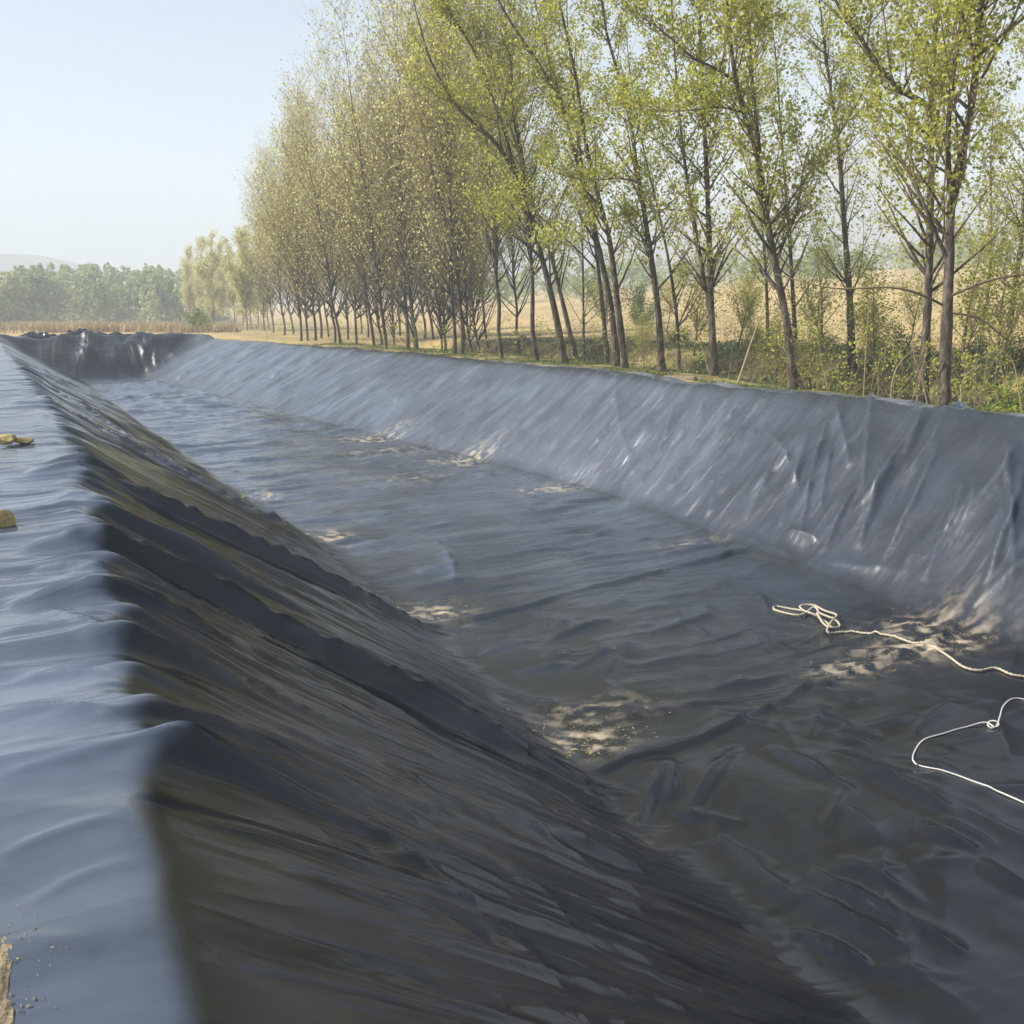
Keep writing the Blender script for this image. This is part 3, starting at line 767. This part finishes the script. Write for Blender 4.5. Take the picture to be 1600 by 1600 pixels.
for k, px in enumerate(far_px):
    rg = random.Random(300 + k)
    X = rg.choice([16.9, 17.4, 19.2, 21.5, 24.0, 27.5]) if px > 560 else rg.choice([16.4, 17.2, 18.0, 20, 22])
    x, y, D = foot(px, X)
    pm = protos_mid if px > 760 else protos
    s = rg.uniform(.85, 1.12)
    me = pm[k % len(pm)]
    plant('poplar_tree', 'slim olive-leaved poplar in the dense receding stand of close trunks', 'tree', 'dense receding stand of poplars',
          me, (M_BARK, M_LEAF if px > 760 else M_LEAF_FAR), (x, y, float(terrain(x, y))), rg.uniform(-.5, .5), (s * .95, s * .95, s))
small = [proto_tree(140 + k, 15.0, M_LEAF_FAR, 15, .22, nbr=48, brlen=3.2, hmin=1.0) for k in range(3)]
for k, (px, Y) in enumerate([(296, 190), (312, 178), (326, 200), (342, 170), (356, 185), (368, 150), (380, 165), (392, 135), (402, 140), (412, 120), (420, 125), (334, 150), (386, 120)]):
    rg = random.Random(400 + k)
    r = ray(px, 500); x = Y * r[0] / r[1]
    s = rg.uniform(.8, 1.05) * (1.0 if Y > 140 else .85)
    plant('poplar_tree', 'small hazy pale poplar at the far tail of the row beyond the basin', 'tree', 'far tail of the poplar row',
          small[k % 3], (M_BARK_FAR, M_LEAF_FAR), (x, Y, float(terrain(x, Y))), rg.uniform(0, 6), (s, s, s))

sap = [proto_tree(160 + k, 5.2, M_LEAF, 9, .085, spread=.7, brlen=1.5, nbr=34, hmin=.8, rbase=.05) for k in range(3)]
for k, (px, X) in enumerate([(1010, 26), (1085, 28), (1150, 30), (1215, 21.0), (1285, 29), (1375, 27), (1415, 31), (1500, 28), (1560, 27.5), (1175, 38), (1350, 40), (940, 29), (1040, 40), (1270, 24)]):
    x, y, D = foot(px, X); s_ = .6 + .5 * ((k * 37) % 10) / 10
    plant('sapling', 'thin young sapling with sparse yellow-green leaves on the bank behind the poplar trunks', 'sapling', 'young saplings on the ditch bank', sap[k % 3], (M_BARK, M_LEAF), (x, y, float(terrain(x, y))), k * 1.3, (s_ * 1.2, s_ * 1.2, s_))

def bush(name, label, loc, size, n, leaf, mat, seed, group=None, stems=14, cat='bush'):
    rg = random.Random(seed); geo = Geo(); LP = []; LT = []
    root = empty(name, loc); tag(root, label, cat, group)
    for k in range(stems):
        a = rg.uniform(0, 6.283); e = rg.uniform(.25, 1.0)
        B = grow(rg, (rg.gauss(0, .1) * size[0], rg.gauss(0, .1) * size[0], -.1), (math.cos(a) * (1 - e), math.sin(a) * (1 - e), e), size[1] * rg.uniform(.6, 1.1), -.02, 7, .12)
        B[:, :2] *= size[0] / size[1] * 1.4
        geo.tube(B, np.linspace(.012 * size[1], .003, len(B)), 4)
        m = n // stems
        t = NR.uniform(.25, 1, m) * (len(B) - 1); t0 = np.clip(t.astype(int), 0, len(B) - 2); f = (t - t0)[:, None]
        LP.append(B[t0] * (1 - f) + B[t0 + 1] * f + NR.normal(size=(m, 3)) * .11 * min(size))
        LT.append(np.clip(rg.uniform(.2, .8) + NR.normal(size=m) * .2, 0, 1))
    link('stems', geo.mesh('bush_stems'), M_BARK_FAR, root)
    link('foliage', leaves_mesh('bush_foliage', np.concatenate(LP), leaf, np.concatenate(LT)), mat, root)
    return root
def gpos(px, X):
    x, y, D = foot(px, X); return (x, y, float(terrain(x, y)))
x = 120 * ray(312, 500)[0] / ray(312, 500)[1]
bush('bush', 'round yellow-green bush beyond the far end of the basin', (x, 120, float(terrain(x, 120))), (2.2, 3.0), 2600, .2, M_LEAF_LIME, 1)
bush('bush', 'bright lime-green bush at the right edge just behind the basin rim', gpos(1603, 17.2), (.7, .9), 1500, .06, M_LEAF_LIME, 2)
bush('bush', 'loose grey-green bush in the field right of the clump of three poplars', gpos(995, 46), (2.2, 4.2), 3800, .13, M_LEAF_BUSH, 3)
for k, (px, X) in enumerate([(1060, 33), (1180, 32), (1290, 31.5), (1400, 31), (1520, 31), (1590, 30)]):
    bush('shrub', ['small shrub on the bank under the slender left-leaning poplar', 'low shrub on the bank behind the pale reed', 'leafy green shrub on the bank left of the dark upright poplar',
                   'leafy shrub on the bank left of the thick forked poplar', 'dark green shrub on the bank right of the thick forked poplar', 'dense shrub on the bank at the right edge'][k],
         gpos(px, X), (1.1, 1.1 + .3 * (k % 2)), 1500, .08, M_LEAF_BUSH, 20 + k, 'shrubs on the ditch bank', cat='shrub')

# --- far woods: masses nobody could count
def wood(name, label, spots, seed, leaf, per, mat):
    rs = np.random.RandomState(seed); LP = []; LT = []
    for (x, y, h, w) in spots:
        z0 = float(terrain(x, y))
        nb = 5
        for k in range(nb):
            c = np.array([x + rs.normal() * w * .35, y + rs.normal() * w * .35, z0 + h * (.28 + .62 * (k + .5) / nb)])
            m = per // nb
            p = rs.normal(size=(m, 3)); p /= np.linalg.norm(p, axis=1)[:, None]; p *= rs.uniform(.35, 1, (m, 1)) ** .5
            ww = w * (.62 - .38 * abs((k + .5) / nb - .35)) * rs.uniform(.7, 1.15)
            LP.append(c + p * np.array([ww, ww, h * .17])); LT.append(np.clip(rs.uniform(.2, .8) + rs.normal(size=m) * .2, 0, 1))
        m = per // 5
        LP.append(np.stack([x + rs.normal(size=m) * w * .6, y + rs.normal(size=m) * w * .6, z0 + rs.uniform(0, h * .35, m)], -1)); LT.append(rs.uniform(.3, .9, m))
    o = link(name, leaves_mesh(name, np.concatenate(LP), leaf, np.concatenate(LT), 0, rs), mat)
    return tag(o, label, 'trees', kind='stuff')
rs = np.random.RandomState(5)
spots = []
for k in range(170):
    az = R(rs.uniform(-9, 9)); d = rs.uniform(215, 300)
    prof = np.interp(math.degrees(az), [-9, -3, -1.5, 1, 3, 9], [8.2, 9.0, 11.5, 13.2, 12.6, 12])
    spots.append((d * math.sin(az), d * math.cos(az), prof * rs.uniform(.85, 1.12) * d / 250, rs.uniform(2.6, 4.2)))
wood('far_wood', 'hazy green wood across the plain beyond the far end of the basin', spots, 6, .85, 480, M_LEAF_WOOD)
spots = []
for k in range(120):
    az = R(rs.uniform(22, 62)); d = rs.uniform(205, 330)
    spots.append((d * math.sin(az), d * math.cos(az), rs.uniform(4, 9), rs.uniform(2.5, 4.5)))
wood('field_tree_line', 'hazy scrubby tree line along the top of the tan field', spots, 7, .8, 260, M_LEAF_WOOD)
# dry tall reeds at the foot of the wood beyond the far end
def blades(name, label, n, area, hgt, wid, mat, seed, lean=.35, cat='grass'):
    rs = np.random.RandomState(seed)
    x, y = area(rs, n)
    n = len(x)
    z = terrain(x, y); h = hgt * rs.uniform(.4, 1.3, n); a = rs.uniform(0, 6.283, n)
    dx, dy = np.cos(a), np.sin(a)
    b2 = rs.uniform(0, 6.283, n); l = lean * rs.uniform(.2, 1.4, n) * h
    B = np.stack([x, y, z - .03], -1)
    S = np.stack([dx, dy, 0 * x], -1) * wid
    mid = B + np.stack([np.cos(b2) * l * .35, np.sin(b2) * l * .35, h * .6], -1)
    tip = B + np.stack([np.cos(b2) * l, np.sin(b2) * l, h], -1)
    V = np.stack([B - S, B + S, mid + S * .8, mid - S * .8, tip], 1).reshape(-1, 3)
    k = np.arange(n) * 5
    F4 = np.stack([k, k + 1, k + 2, k + 3], -1); F3 = np.stack([k + 3, k + 2, k + 4], -1)
    me = mesh_np(name, V, [F4, F3], False)
    attr(me, 'tint', np.repeat(np.clip(.5 + .5 * fbm(x * .4, y * .4, seed, 3) + rs.normal(size=n) * .2, 0, 1), 5))
    return tag(link(name, me, mat), label, cat, kind='stuff')
def strip(x0, x1, y0, y1, thr=-.1, sc=.5, follow=True):
    def f(rs, n):
        y = y0 + (y1 - y0) * rs.uniform(0, 1, n) ** 1.5; x = rs.uniform(x0, x1, n)
        if follow: x = x + (rimR(y) - 14.3)
        k = fbm(x * sc, y * sc, 70, 3) > thr
        return x[k], y[k]
    return f
blades('rim_grass', 'sparse short green grass along the right rim under the poplars', 42000, strip(15.2, 20.5, 7, 62), .13, .007, M_LEAF_BUSH, 1)
blades('dry_grass', 'dry straw-coloured grass between the ditch bank and the field', 22000, strip(30, 75, 9, 130, -.15, .25), .22, .014, M_STRAW, 3, .7)
def cover(name, label, n, area, hgt, leaf, mat, seed):
    rs = np.random.RandomState(seed); x, y = area(rs, n); n = len(x)
    lump_ = np.clip(.45 + .9 * fbm(x * .55, y * .55, seed + 4, 3), .08, 1.5)
    z = terrain(x, y) + hgt * lump_ * rs.uniform(0, 1, n)
    t = np.clip(.45 + .5 * fbm(x * .8, y * .8, seed + 5, 3) + rs.normal(size=n) * .18, 0, 1)
    o = link(name, leaves_mesh(name, np.stack([x, y, z], -1), leaf, t, 0, rs), mat)
    return tag(o, label, 'ground cover', kind='stuff')
cover('bank_greenery', 'green weeds covering the bank behind the ditch', 52000, strip(24.6, 32, 10, 62, -.2), .46, .085, M_LEAF_BUSH, 2)
cover('strip_weeds', 'patchy low weeds on the strip between the basin rim and the ditch', 16000, strip(15.6, 20.5, 9, 60, .12), .22, .06, M_LEAF_BUSH, 12)
blades('far_reeds', 'pale dry reeds in front of the far wood', 26000, strip(-34, 26, 110, 215, -.1, .08, False), .9, .05, M_STRAW, 4, .6)
def ugrowth(rs, n):
    px = rs.uniform(400, 1600, n); X = rs.choice([17.5, 19, 20, 27.5, 29, 33], n) + rs.normal(size=n) * .7
    cx = (px - 800) / FPX
    rx = cx * math.cos(YAW) + math.sin(YAW); ry = -cx * math.sin(YAW) + math.cos(YAW)
    return X, X * ry / rx
rs = np.random.RandomState(15); ux, uy = ugrowth(rs, 260); g = Geo()
for a, b_ in zip(ux, uy):
    rg = random.Random(int(a * 1000)); z = float(terrain(a, b_))
    for _ in range(rg.randint(1, 4)):
        B = grow(rg, (a, b_, z - .05), (rg.gauss(0, .35), rg.gauss(0, .35), 1), rg.uniform(.6, 2.6), -.03, 8, .12)
        g.tube(B, np.linspace(.009, .003, len(B)), 3)
        B2 = grow(rg, B[4], (rg.gauss(0, .6), rg.gauss(0, .6), .6), rg.uniform(.3, .9), .02, 4, .12); g.tube(B2, np.linspace(.005, .002, len(B2)), 3)
me = g.mesh('undergrowth_twigs'); attr(me, 'tint', NR.uniform(.2, .9, len(me.vertices)))
tag(link('undergrowth_twigs', me, M_STRAW), 'thin bare pale twigs and saplings standing between the trunks', 'undergrowth', kind='stuff')

# sprigs of new leaves low between the trunks
rs = np.random.RandomState(9)
px, pY = ugrowth(rs, 260)
LP = []; LT = []
for a, b_ in zip(px, pY):
    m = 34; c = np.array([a, b_, float(terrain(a, b_)) + rs.uniform(.2, 1.6)])
    tw = rs.normal(size=3) * np.array([.5, .5, .25]) + np.array([0, 0, .35])
    LP.append(c + rs.uniform(-1, 1, (m, 1)) * tw + rs.normal(size=(m, 3)) * .10); LT.append(rs.uniform(.3, 1, m))
tag(link('undergrowth_leaves', leaves_mesh('undergrowth_leaves', np.concatenate(LP), .075, np.concatenate(LT)), M_LEAF), 'sparse yellow-green sprigs of undergrowth between the poplar trunks', 'undergrowth', kind='stuff')

# dry arching stems and the leaning reed
def stem(name, label, pts, X, r0, r1, mat, group=None, cat='stem'):
    x, y, D = foot(pts[0][0], X)
    P = [at_depth(px, py, D) for px, py in pts]
    P[0][2] = min(P[0][2], float(terrain(x, y)) - .05)
    P = np.array(P); loc = P[0].copy()
    g = Geo(); Q = resample(P - loc, .12)
    g.tube(Q, np.linspace(r0, r1, len(Q)), 6)
    me = g.mesh(name); attr(me, 'tint', NR.uniform(.6, 1, len(me.vertices)))
    o = link(name, me, mat); o.location = loc
    return tag(o, label, cat, group)
stem('reed_stalk', 'long straight yellow reed stalk leaning right behind the rim', [(1150, 605), (1172, 540), (1197, 470)], 16.6, .03, .012, M_STRAW, cat='reed')
stem('reed_stalk', 'shorter pale reed stalk just left of the long leaning one', [(1112, 600), (1104, 565), (1096, 540)], 16.6, .02, .008, M_STRAW, cat='reed')
G_ST = 'dry arching stems behind the rim'
stem('dry_stem', 'pale dry stem arching right, left of the thick forked trunk', [(1392, 622), (1394, 590), (1405, 565), (1425, 548)], 16.3, .018, .006, M_STRAW, G_ST)
stem('dry_stem', 'pale dry stem curving up to the left of the forked trunk and over it', [(1455, 628), (1440, 590), (1428, 560), (1424, 500)], 16.3, .014, .005, M_STRAW, G_ST)
stem('dry_stem', 'tall thin upright dry stem well left of the forked trunk', [(1350, 615), (1352, 560), (1356, 500), (1358, 470)], 16.4, .012, .005, M_STRAW, G_ST)
stem('dry_stem', 'long pale stem arching down to the right edge from the forked trunk', [(1606, 600), (1585, 565), (1555, 535), (1510, 515)], 16.4, .016, .006, M_STRAW, G_ST)
stem('dry_stem', 'low bowed dry stem right of the forked trunk foot', [(1505, 636), (1500, 600), (1515, 575), (1545, 570)], 16.2, .012, .004, M_STRAW, G_ST)

# ------------------------------------------------------------------ small things on the liner
def lump(name, label, cat, loc, size, mat, seed, rz=0, group=None, sub=4, rough=.25):
    import bmesh
    bm = bmesh.new(); bmesh.ops.create_icosphere(bm, subdivisions=sub, radius=.5)
    r = random.Random(seed)
    cuts = [(np.array([r.gauss(0, 1), r.gauss(0, 1), r.gauss(0, 1)]), r.uniform(.22, .36)) for _ in range(11)]
    for v in bm.verts:
        p = np.array(v.co)
        for nrm, dd in cuts:
            nn = nrm / np.linalg.norm(nrm); e = p @ nn - dd
            if e > 0: p = p - nn * e * .85
        p = p * (1 + rough * .25 * float(noise(p[0] * 4 + seed, p[1] * 4 + p[2] * 3, seed)) + rough * .08 * float(noise(p[0] * 13, p[1] * 13 + p[2] * 9, seed + 1)))
        v.co = (p[0] * size[0], p[1] * size[1], (p[2] + .36) * size[2])
    me = bpy.data.meshes.new(name); bm.to_mesh(me); bm.free(); smooth(me)
    o = link(name, me, mat); o.location = loc; o.rotation_euler = (0, 0, rz)
    return tag(o, label, cat, group)
def on_liner(px, py):
    z = 0.0
    for _ in range(5):
        p = on_plane(px, py, z); z = liner_z(p[0], p[1])
    return (p[0], p[1], z)
GS = 'stones weighing down the liner'
p = on_liner(8, 822); lump('stone', 'blocky yellow stone on the left berm, nearest to the viewer', 'stone', p, (.20, .16, .17), M_STONE, 1, .4, GS)
p = on_liner(12, 698); lump('stone', 'rounded brown stone on the left berm, further away beside a long one', 'stone', p, (.30, .22, .17), M_STONE, 2, .1, GS)
p = on_liner(40, 695); lump('stone', 'long flat tan stone lying right of the rounded brown one', 'stone', p, (.34, .17, .10), M_STONE, 3, -.3, GS)

# soil heap at the near left edge of the sheet
def heap(name, label, px, py, w, hgt, seed):
    c = on_liner(px, py)
    n = 46; xs = np.linspace(-1, 1, n); A, B = np.meshgrid(xs, xs)
    rr = np.sqrt(A ** 2 + B ** 2) * (1 + .25 * noise(A * 2, B * 2, seed))
    H = hgt * np.clip(1 - rr ** 2, -.3, 1) + hgt * .30 * fbm(A * 5, B * 5, seed + 1, 4)
    Xw = A * w[0]; Yw = B * w[1]
    Zb = np.array([[liner_z(c[0] + a, c[1] + b_) for a, b_ in zip(r1, r2)] for r1, r2 in zip(Xw, Yw)]) - c[2]
    Z = Zb + np.where(rr < 1.02, np.maximum(H, -.02), -.03)
    i = np.arange(n - 1)[:, None] * n + np.arange(n - 1)[None, :]
    me = mesh_np(name, np.stack([Xw, Yw, Z], -1).reshape(-1, 3), np.stack([i, i + 1, i + n + 1, i + n], -1).reshape(-1, 4))
    o = link(name, me, M_SOIL); o.location = c
    return tag(o, label, 'soil heap')
heap('soil_heap', 'low spill of crumbly soil on the sheet at the bottom left corner', -42, 1575, (.085, .30), .012, 3)

def bits(name, label, spots, n, size, mat, seed, flat=.5, cat='debris'):
    rs = np.random.RandomState(seed); V = []; F = []; tint = []
    for (cx, cy, sx, sy, w) in spots:
        for _ in range(int(n * w)):
            x, y = cx + rs.normal() * sx, cy + rs.normal() * sy
            z = liner_z(x, y) + .003
            L = size * rs.lognormal(0, .6); W = L * rs.uniform(.08, .5); a = rs.uniform(0, 6.283)
            d = np.array([math.cos(a), math.sin(a), rs.normal() * .15]) * L; s = np.array([-math.sin(a), math.cos(a), rs.normal() * .2]) * W
            c = np.array([x, y, z]); up = np.array([0, 0, W * .5 + .003])
            k = len(V)
            V += [c - d, c - s * .9, c + d, c + s, c + up + d * .2]
            F += [[k, k + 1, k + 4], [k + 1, k + 2, k + 4], [k + 2, k + 3, k + 4], [k + 3, k, k + 4]]
            tint += [rs.uniform()] * 5
    me = mesh_np(name, np.array(V), np.array(F), False); attr(me, 'tint', tint)
    return tag(link(name, me, mat), label, cat, kind='stuff')
bits('straw_litter', 'dry mud crumbs and straw caught at the foot of the left slope', [(4.55, 7.9, .28, .2, 1), (4.9, 8.3, .5, .25, .4), (4.75, 12.5, .3, .35, .8), (4.6, 17.9, .4, .5, .6), (4.4, 23.1, .5, .6, .5)], 380, .007, M_STRAW, 1)
bits('straw_litter', 'dry mud crumbs and straw scattered on the floor beside the knotted rope', [(9.9, 8.4, .7, .22, 1), (10.6, 8.9, .45, .3, .6), (8.5, 8.3, .35, .15, .35), (11.0, 20.8, .5, .3, .3), (10.8, 26.2, .7, .4, .4)], 380, .007, M_STRAW, 2)
bits('soil_crumbs', 'crumbs of soil sprinkled on the sheet near the bottom left corner', [(-.20, 2.4, .04, .2, .2)], 420, .0035, M_STRAW, 3)

def rope(name, label, pts, rad, mat, step=.05, strands=True):
    P = []
    for (px, py, dz) in pts:
        q = on_liner(px, py); P.append(np.array([q[0], q[1], q[2] + rad + dz]))
    # smooth Catmull-Rom
    Q = []
    for k in range(len(P) - 1):
        p0, p1, p2, p3 = P[max(k - 1, 0)], P[k], P[k + 1], P[min(k + 2, len(P) - 1)]
        for t in np.linspace(0, 1, 10, endpoint=False):
            Q.append(.5 * ((2 * p1) + (-p0 + p2) * t + (2 * p0 - 5 * p1 + 4 * p2 - p3) * t * t + (-p0 + 3 * p1 - 3 * p2 + p3) * t ** 3))
    Q.append(P[-1]); Q = resample(np.array(Q), .03)
    for q in Q: q[2] = max(q[2], liner_z(q[0], q[1]) + rad * .9)
    loc = Q[0].copy(); g = Geo()
    if strands:
        d = np.concatenate([[0], np.cumsum(np.linalg.norm(np.diff(Q, axis=0), axis=1))])
        for s in range(2):
            ph = d / .05 * 2 * math.pi * .5 + s * math.pi
            O = np.stack([np.cos(ph), 0 * ph, np.sin(ph)], -1) * rad * .5
            g.tube(Q - loc + O, np.full(len(Q), rad * .62), 6)
    else: g.tube(Q - loc, np.full(len(Q), rad), 6)
    o = link(name, g.mesh(name), mat); o.location = loc
    return tag(o, label, 'rope')
rope('rope', 'pale rope with a tangle of loops at its end, lying on the basin floor',
     [(1300, 985, .02), (1286, 974, .03), (1262, 960, .02), (1235, 953, .0), (1212, 949, .0), (1210, 954, .0), (1232, 963, .02), (1252, 965, .03), (1272, 955, .05), (1278, 968, .06), (1256, 963, .07), (1250, 953, .05), (1270, 952, .05),
      (1288, 962, .06), (1306, 968, .06), (1302, 975, .07), (1284, 970, .08), (1276, 966, .07), (1290, 985, .05), (1312, 984, .05), (1302, 977, .07), (1292, 990, .03), (1318, 989, .0), (1350, 991, 0), (1390, 995, 0), (1425, 1006, 0), (1455, 1012, 0), (1480, 1026, 0), (1505, 1044, 0),
      (1530, 1050, 0), (1555, 1046, 0), (1580, 1056, 0), (1610, 1061, 0), (1650, 1075, 0)], .017, M_ROPE)
rope('rope', 'thin white cord with one small loop, on the dark floor at the right edge',
     [(1640, 1098, 0), (1605, 1095, 0), (1585, 1092, 0), (1568, 1104, 0), (1562, 1122, 0), (1556, 1137, 0), (1546, 1139, .0), (1543, 1131, .01), (1553, 1129, .02), (1561, 1135, .02), (1554, 1141, .02), (1540, 1132, .02), (1510, 1137, 0),
      (1475, 1147, 0), (1445, 1156, 0), (1432, 1170, 0), (1426, 1188, 0), (1437, 1198, 0), (1470, 1204, 0), (1510, 1218, 0), (1555, 1236, 0), (1605, 1258, 0), (1660, 1285, 0)], .0085, M_ROPE2, strands=False)

x, y, D = foot(1065, 15.9); lump('soil_heap', 'pale tan soil mound just behind the rim near the bent poplar', 'soil heap', (x, y, float(terrain(x, y)) - .13), (1.5, 1.2, .34), M_SOIL, 8, .4)
# spare liner bunched up on the far rim
def bundle(name, label, px, w, h, seed):
    r = ray(px, 520); Y = 77.2; X = Y * r[0] / r[1]
    n = 40; xs = np.linspace(-1, 1, n); A, B = np.meshgrid(xs, xs)
    H = np.clip(1 - (A ** 2 + B ** 2), 0, 1) ** .5 * (.45 + .9 * np.abs(noise(A * 2.2, B * 2.2, seed)) + .5 * ridge(A * 3.5, B * 2, seed + 1, .05)) * h
    Z = H + np.array([[liner_z(X + a * w, Y + b_ * .9) for a, b_ in zip(q1, q2)] for q1, q2 in zip(A, B)]) - .05
    i = np.arange(n - 1)[:, None] * n + np.arange(n - 1)[None, :]
    me = mesh_np(name, np.stack([A * w, B * .9, Z], -1).reshape(-1, 3), np.stack([i, i + 1, i + n + 1, i + n], -1).reshape(-1, 4))
    attr(me, 'dust', np.zeros(n * n)); attr(me, 'film_sheen', np.zeros(n * n)); attr(me, 'matte', np.zeros(n * n)); attr(me, 'wrinkle', np.ones(n * n))
    o = link(name, me, M_LINER); o.location = (X, Y, 0)
    return tag(o, label, 'plastic sheet', 'spare sheet heaped on the far rim')
bundle('bunched_sheet', 'tallest crumpled heap of black sheet on the far rim', 122, 1.5, .5, 1)
bundle('bunched_sheet', 'low crumpled heap of black sheet left of the tallest heap on the far rim', 60, 1.3, .38, 2)
bundle('bunched_sheet', 'long low fold of black sheet right of the tallest heap on the far rim', 170, 1.9, .30, 3)

# ------------------------------------------------------------------ air, light, camera
HAZE = .0016
bm = bpy.data.meshes.new('haze')
x0, x1, y0, y1, z0, z1 = -1500, 1500, -600, 1500, -6.0, 190.0
v = [(x0, y0, z0), (x1, y0, z0), (x1, y1, z0), (x0, y1, z0), (x0, y0, z1), (x1, y0, z1), (x1, y1, z1), (x0, y1, z1)]
bm.from_pydata(v, [], [(0, 3, 2, 1), (4, 5, 6, 7), (0, 1, 5, 4), (1, 2, 6, 5), (2, 3, 7, 6), (3, 0, 4, 7)])
mh = bpy.data.materials.new('haze'); mh.use_nodes = True; nt = mh.node_tree
nt.nodes.remove(nt.nodes['Principled BSDF'])
pv = nd(nt, 'ShaderNodeVolumePrincipled'); pv.inputs['Color'].default_value = (.76, .83, .92, 1)
pv.inputs['Density'].default_value = HAZE; pv.inputs['Anisotropy'].default_value = 0.0
nt.links.new(pv.outputs[0], nt.nodes['Material Output'].inputs['Volume'])
tag(link('haze', bm, mh), 'thin pale spring haze filling the air over the plain', 'haze', kind='stuff')

SUN_EL, SUN_AZ = R(39), R(-62)          # azimuth from +Y, clockwise; the sun stands to the left
w = bpy.data.worlds.new('World'); scene.world = w; w.use_nodes = True
nt = w.node_tree; bg = nt.nodes['Background']
sky = nd(nt, 'ShaderNodeTexSky', sky_type='NISHITA', sun_disc=False, sun_elevation=SUN_EL, sun_rotation=SUN_AZ,
         air_density=1.1, dust_density=.35, ozone_density=2.5, altitude=50)
nt.links.new(sky.outputs[0], bg.inputs['Color']); bg.inputs['Strength'].default_value = .060
sl = bpy.data.lights.new('sun', 'SUN'); sl.energy = 5.0; sl.angle = R(.5); sl.color = (1, .95, .87)
so = bpy.data.objects.new('sun', sl); COL.objects.link(so)
import mathutils
dirv = mathutils.Vector((math.sin(SUN_AZ) * math.cos(SUN_EL), math.cos(SUN_AZ) * math.cos(SUN_EL), math.sin(SUN_EL)))
so.rotation_euler = dirv.to_track_quat('Z', 'Y').to_euler(); so.location = (-40, 0, 60)

cam = bpy.data.cameras.new('camera'); co = bpy.data.objects.new('camera', cam); COL.objects.link(co)
co.location = (0, 0, CAMZ); co.rotation_euler = (math.pi / 2 - PITCH, 0, -YAW)
cam.sensor_width = 36; cam.lens = FPX / 1600 * 36; cam.clip_end = 6000; cam.clip_start = .05
scene.camera = co
scene.view_settings.view_transform = 'Standard'; scene.view_settings.look = 'None'
scene.view_settings.exposure = 1.1; scene.view_settings.gamma = 1
scene.render.resolution_x = scene.render.resolution_y = 1024
c = scene.cycles
c.use_denoising = True; c.max_bounces = 6; c.diffuse_bounces = 3; c.glossy_bounces = 3; c.transmission_bounces = 3; c.transparent_max_bounces = 4; c.volume_bounces = 2
